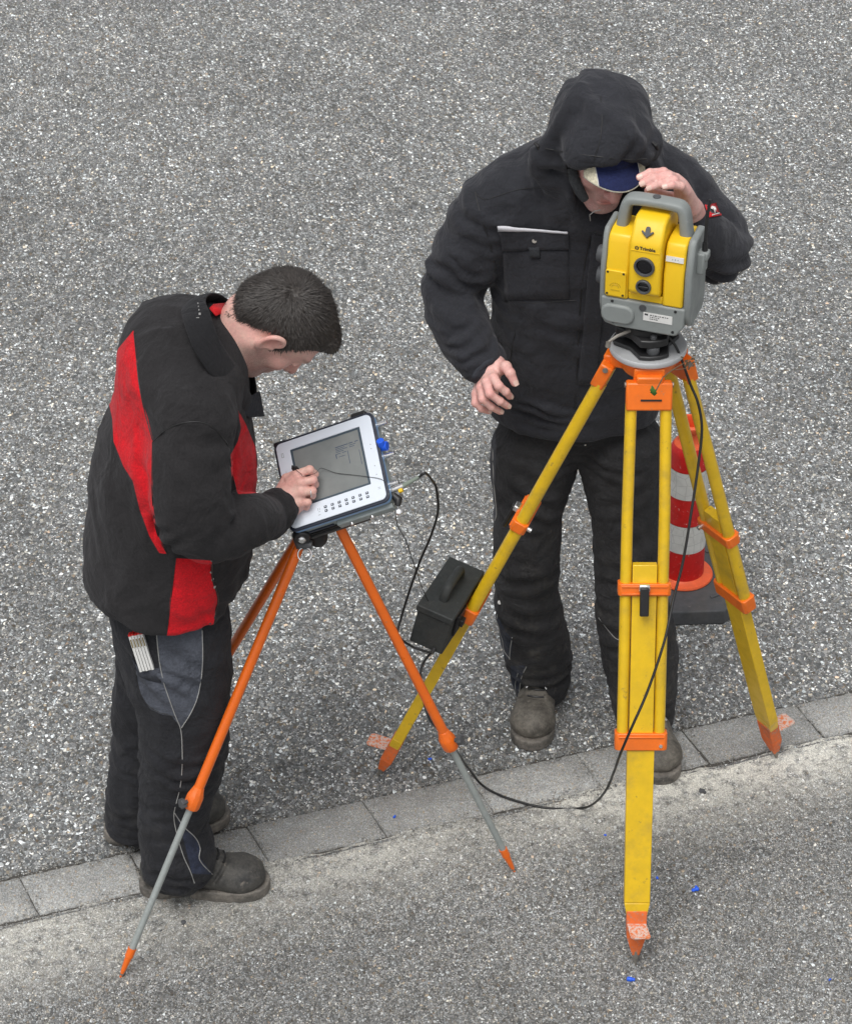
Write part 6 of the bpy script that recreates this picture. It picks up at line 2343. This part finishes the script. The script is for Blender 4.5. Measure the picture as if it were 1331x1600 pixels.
sk([(952, 360), (944, 400), (936, 440), (930, 500), (926, 600)], .0014)
sk([(805, 520), (799, 545), (797, 570)], .0014, 'pocket_zip')
sk([(882, 250), (890, 280), (900, 300), (914, 318)], .0015)
# cuff strap
cs = trace(jbr, [(740, 590), (746, 580), (757, 569), (770, 563)], .001, n=5)
mb = MB(); mb.tube(cs, [(.002, .0055)] * len(cs), 8, flat=tuple(-_F)); mb.build('cuff_strap', cloth('strap_cloth', (.035, .038, .046)), jac_r, sm=60)
# chest pocket: flap with a white reflective edge, body below
def patch(bvh, corners, nu, nv, lift):
    """a cloth patch laid over the surface between four photograph corners (tl, tr, br, bl)"""
    tl, tr, br, bl_ = [np.array(c, float) for c in corners]
    vs = []
    for j in range(nv + 1):
        for i in range(nu + 1):
            s, t = i / nu, j / nv
            p = (tl * (1 - s) + tr * s) * (1 - t) + (bl_ * (1 - s) + br * s) * t
            vs.append(hit(bvh, p[0], p[1], None, lift))
    for _ in range(3):
        w = [v.copy() for v in vs]
        for j in range(nv + 1):
            for i in range(nu + 1):
                nb_ = [vs[jj * (nu + 1) + ii] for ii, jj in ((i - 1, j), (i + 1, j), (i, j - 1), (i, j + 1)) if 0 <= ii <= nu and 0 <= jj <= nv]
                if len(nb_) == 4: w[j * (nu + 1) + i] = vs[j * (nu + 1) + i] * .4 + sum(nb_, Vector()) * .15
        vs = w
    fs = [(j * (nu + 1) + i, j * (nu + 1) + i + 1, (j + 1) * (nu + 1) + i + 1, (j + 1) * (nu + 1) + i) for j in range(nv) for i in range(nu)]
    return vs, fs
def cloth_patch(name, mat, corners, lift, thick, parent, nu=14, nv=6):
    vs, fs = patch(jbr, corners, nu, nv, lift)
    mb = MB(); mb.add(vs, fs); o = mb.build(name, mat, parent, sm=80)
    # outward side faces the camera, thicken inward
    s = o.modifiers.new('thick', 'SOLIDIFY'); s.thickness = thick; s.offset = 0
    return o
sm2 = M['softshell']
pk = cloth_patch('chest_pocket', sm2, [(786, 384), (887, 386), (889, 466), (790, 468)], .001, .005, jac_r)
fp = cloth_patch('pocket_flap', sm2, [(780, 356), (889, 362), (889, 388), (784, 390)], .0045, .005, jac_r)
cloth_patch('reflective_strip', paint('reflective_cloth', (.62, .62, .66), .45, .15), [(778, 351), (888, 359.5), (888, 361.5), (779, 357.5)], .0070, .0025, fp, 14, 2)
mb = MB(); p = hit(jbr, 836, 374, None, .0075); mb.lathe([(.0052, 0), (.0050, .0012), (.003, .0014), (.0026, .0004), (0, .0004)], p, tuple(-_F), 16); mb.build('snap_button', M['steel'], fp)
cloth_patch('pocket_tab', cloth('tab_cloth', (.028, .03, .034)), [(828, 384), (844, 384), (845, 401), (830, 401)], .006, .004, fp, 3, 3)
cloth_patch('front_placket', sm2, [(924, 365), (951, 372), (930, 600), (903, 600)], .002, .004, jac_r, 4, 22)
# sleeve badge: red square with a white ostrich
bd = cloth_patch('sleeve_badge', cloth('badge_red', (.55, .02, .025)), [(1100, 322), (1117, 318), (1125, 337), (1106, 340)], .003, .002, jac_r, 4, 4)
mb = MB()
def bpt(x, y): return hit(jbr, x, y, None, .0052)
mb.tube([bpt(1110.5, 323.5), bpt(1112.5, 328.5), bpt(1114.3, 331.2)], [.0028, .0046, .0026], 8)
mb.tube([bpt(1109.5, 327.5), bpt(1114.5, 326.5)], [.0026, .0026], 8)
mb.tube([bpt(1113, 330), bpt(1113.6, 334)], [.001, .0009], 6)
mb.build('badge_mark', M['white_sticker'], bd, sm=60)
mb = MB()
mb.tube([bpt(1109.5, 337.4), bpt(1120.5, 335.0)], .0010, 5); mb.build('badge_lettering', M['white_sticker'], bd)
sk([(1128, 448), (1145, 446), (1158, 440), (1168, 428)], .0012, 'reflective_piping', 'hivis')
# cord lock and toggles on the hood
for (x, y, Y) in ((836, 226, -1.0), (1028, 225, -1.0)):
    p = hit(jbr, x + (4 if x < 900 else -4), y + 3, Y)
    mb = MB(); mb.tube([p + Vector((-.008, 0, .010)), p + Vector((0, -.004, .004)), p + Vector((.005, -.002, -.008))], [.003, .0045, .003], 8)
    mb.build('cord_lock', M['black'], jac_r)
# grey fleece collar seen inside, and the zip pull loop
mb = MB()
mb.tube([a3(893, 262, -1.115), a3(897, 280, -1.125), a3(905, 298, -1.13), a3(914, 312, -1.13)], [.010, .012, .012, .009], 10)
mb.build('inner_collar', cloth('inner_collar_fleece', (.035, .037, .040), (), .95, .05, 300, .5, .6), jac_r, sm=80)
mb = MB(); mb.tube([a3(922, 345, -1.10), a3(921, 336, -1.11), a3(928, 330, -1.115), a3(938, 328, -1.115)], [.0012] * 4, 6)
mb.build('zip_loop', M['hivis'], jac_r)

# ------------------------------------------------------------------ the cap: crown under the hood, curved peak
navy = cloth('cap_navy', (.013, .019, .070), (('cream', (.62, .58, .44)),), .85, .05, 900, .2, .2)
def peak_pt(s, t, dz=0.0):
    """s across -1..1, t from the forehead (0) to the front edge (1)"""
    half = .072
    ang = s * 1.02
    x = half * math.sin(ang) * 1.12
    t = t * 1.35 - .35
    half = .072 * (1 - .24 * max(t, 0))
    yf = .082 + .064 * t * max(math.cos(ang * 1.3), .12) + .026 * (math.cos(ang) - 1)
    z = .050 - .012 * t - .030 * (1 - math.cos(ang)) - .004 * t * t + dz
    return L2(x, yf, z)
vs, fs = [], []
NS, NT = 36, 12
for k, dz in enumerate((0.0, -.003)):
    for i in range(NS + 1):
        for j in range(NT + 1): vs.append(tuple(peak_pt(-1 + 2 * i / NS, j / NT, dz)))
W_ = (NS + 1) * (NT + 1)
for i in range(NS):
    for j in range(NT):
        a = i * (NT + 1) + j
        fs.append((a, a + NT + 1, a + NT + 2, a + 1)); fs.append((W_ + a, W_ + a + 1, W_ + a + NT + 2, W_ + a + NT + 1))
for i in range(NS):
    a = i * (NT + 1) + NT; fs.append((a, a + NT + 1, W_ + a + NT + 1, W_ + a))
for i in (0, NS):
    for j in range(NT):
        a = i * (NT + 1) + j; fs.append((a, a + 1, W_ + a + 1, W_ + a))
me = mesh_from(vs, fs)
cr = []
for k in range(2):
    for i in range(NS + 1):
        for j in range(NT + 1):
            s = -1 + 2 * i / NS
            cr.append((.62 - abs(s)) * .07)
set_attr(me, 'cream', np.array(cr))
cap_o = link_mesh('cap', me, navy, pr_)
import bmesh
bm = bmesh.new(); bm.from_mesh(me); bmesh.ops.recalc_face_normals(bm, faces=bm.faces); bm.to_mesh(me); bm.free()
for s in (-.62, .62):
    mb = MB(); mb.tube([tuple(peak_pt(s, t / 10, .0008)) for t in range(11)], .0009, 6); mb.build('peak_piping', M['white_sticker'], cap_o)
mb = MB(); mb.tube([tuple(peak_pt(-1 + 2 * i / 40, 1.0, -.0015)) for i in range(41)], .0018, 8)
mb.build('peak_edge', cloth('edge_cloth', (.35, .33, .27)), cap_o, sm=80)
cf = Field(np.array(HC2) - .16, np.array(HC2) + .16, .004)
cf.ell(L2(0, -.008, .040), (.077, .107, .084), HR2)
cf.half(L2(0, 0, .036), A2 @ np.array([0, -.15, -1.0]))
v, q = cf.mesh(); me = np_mesh('cap_crown', v, q); set_attr(me, 'cream', np.full(len(v), 1.0))
link_mesh('cap_crown', me, navy, cap_o)
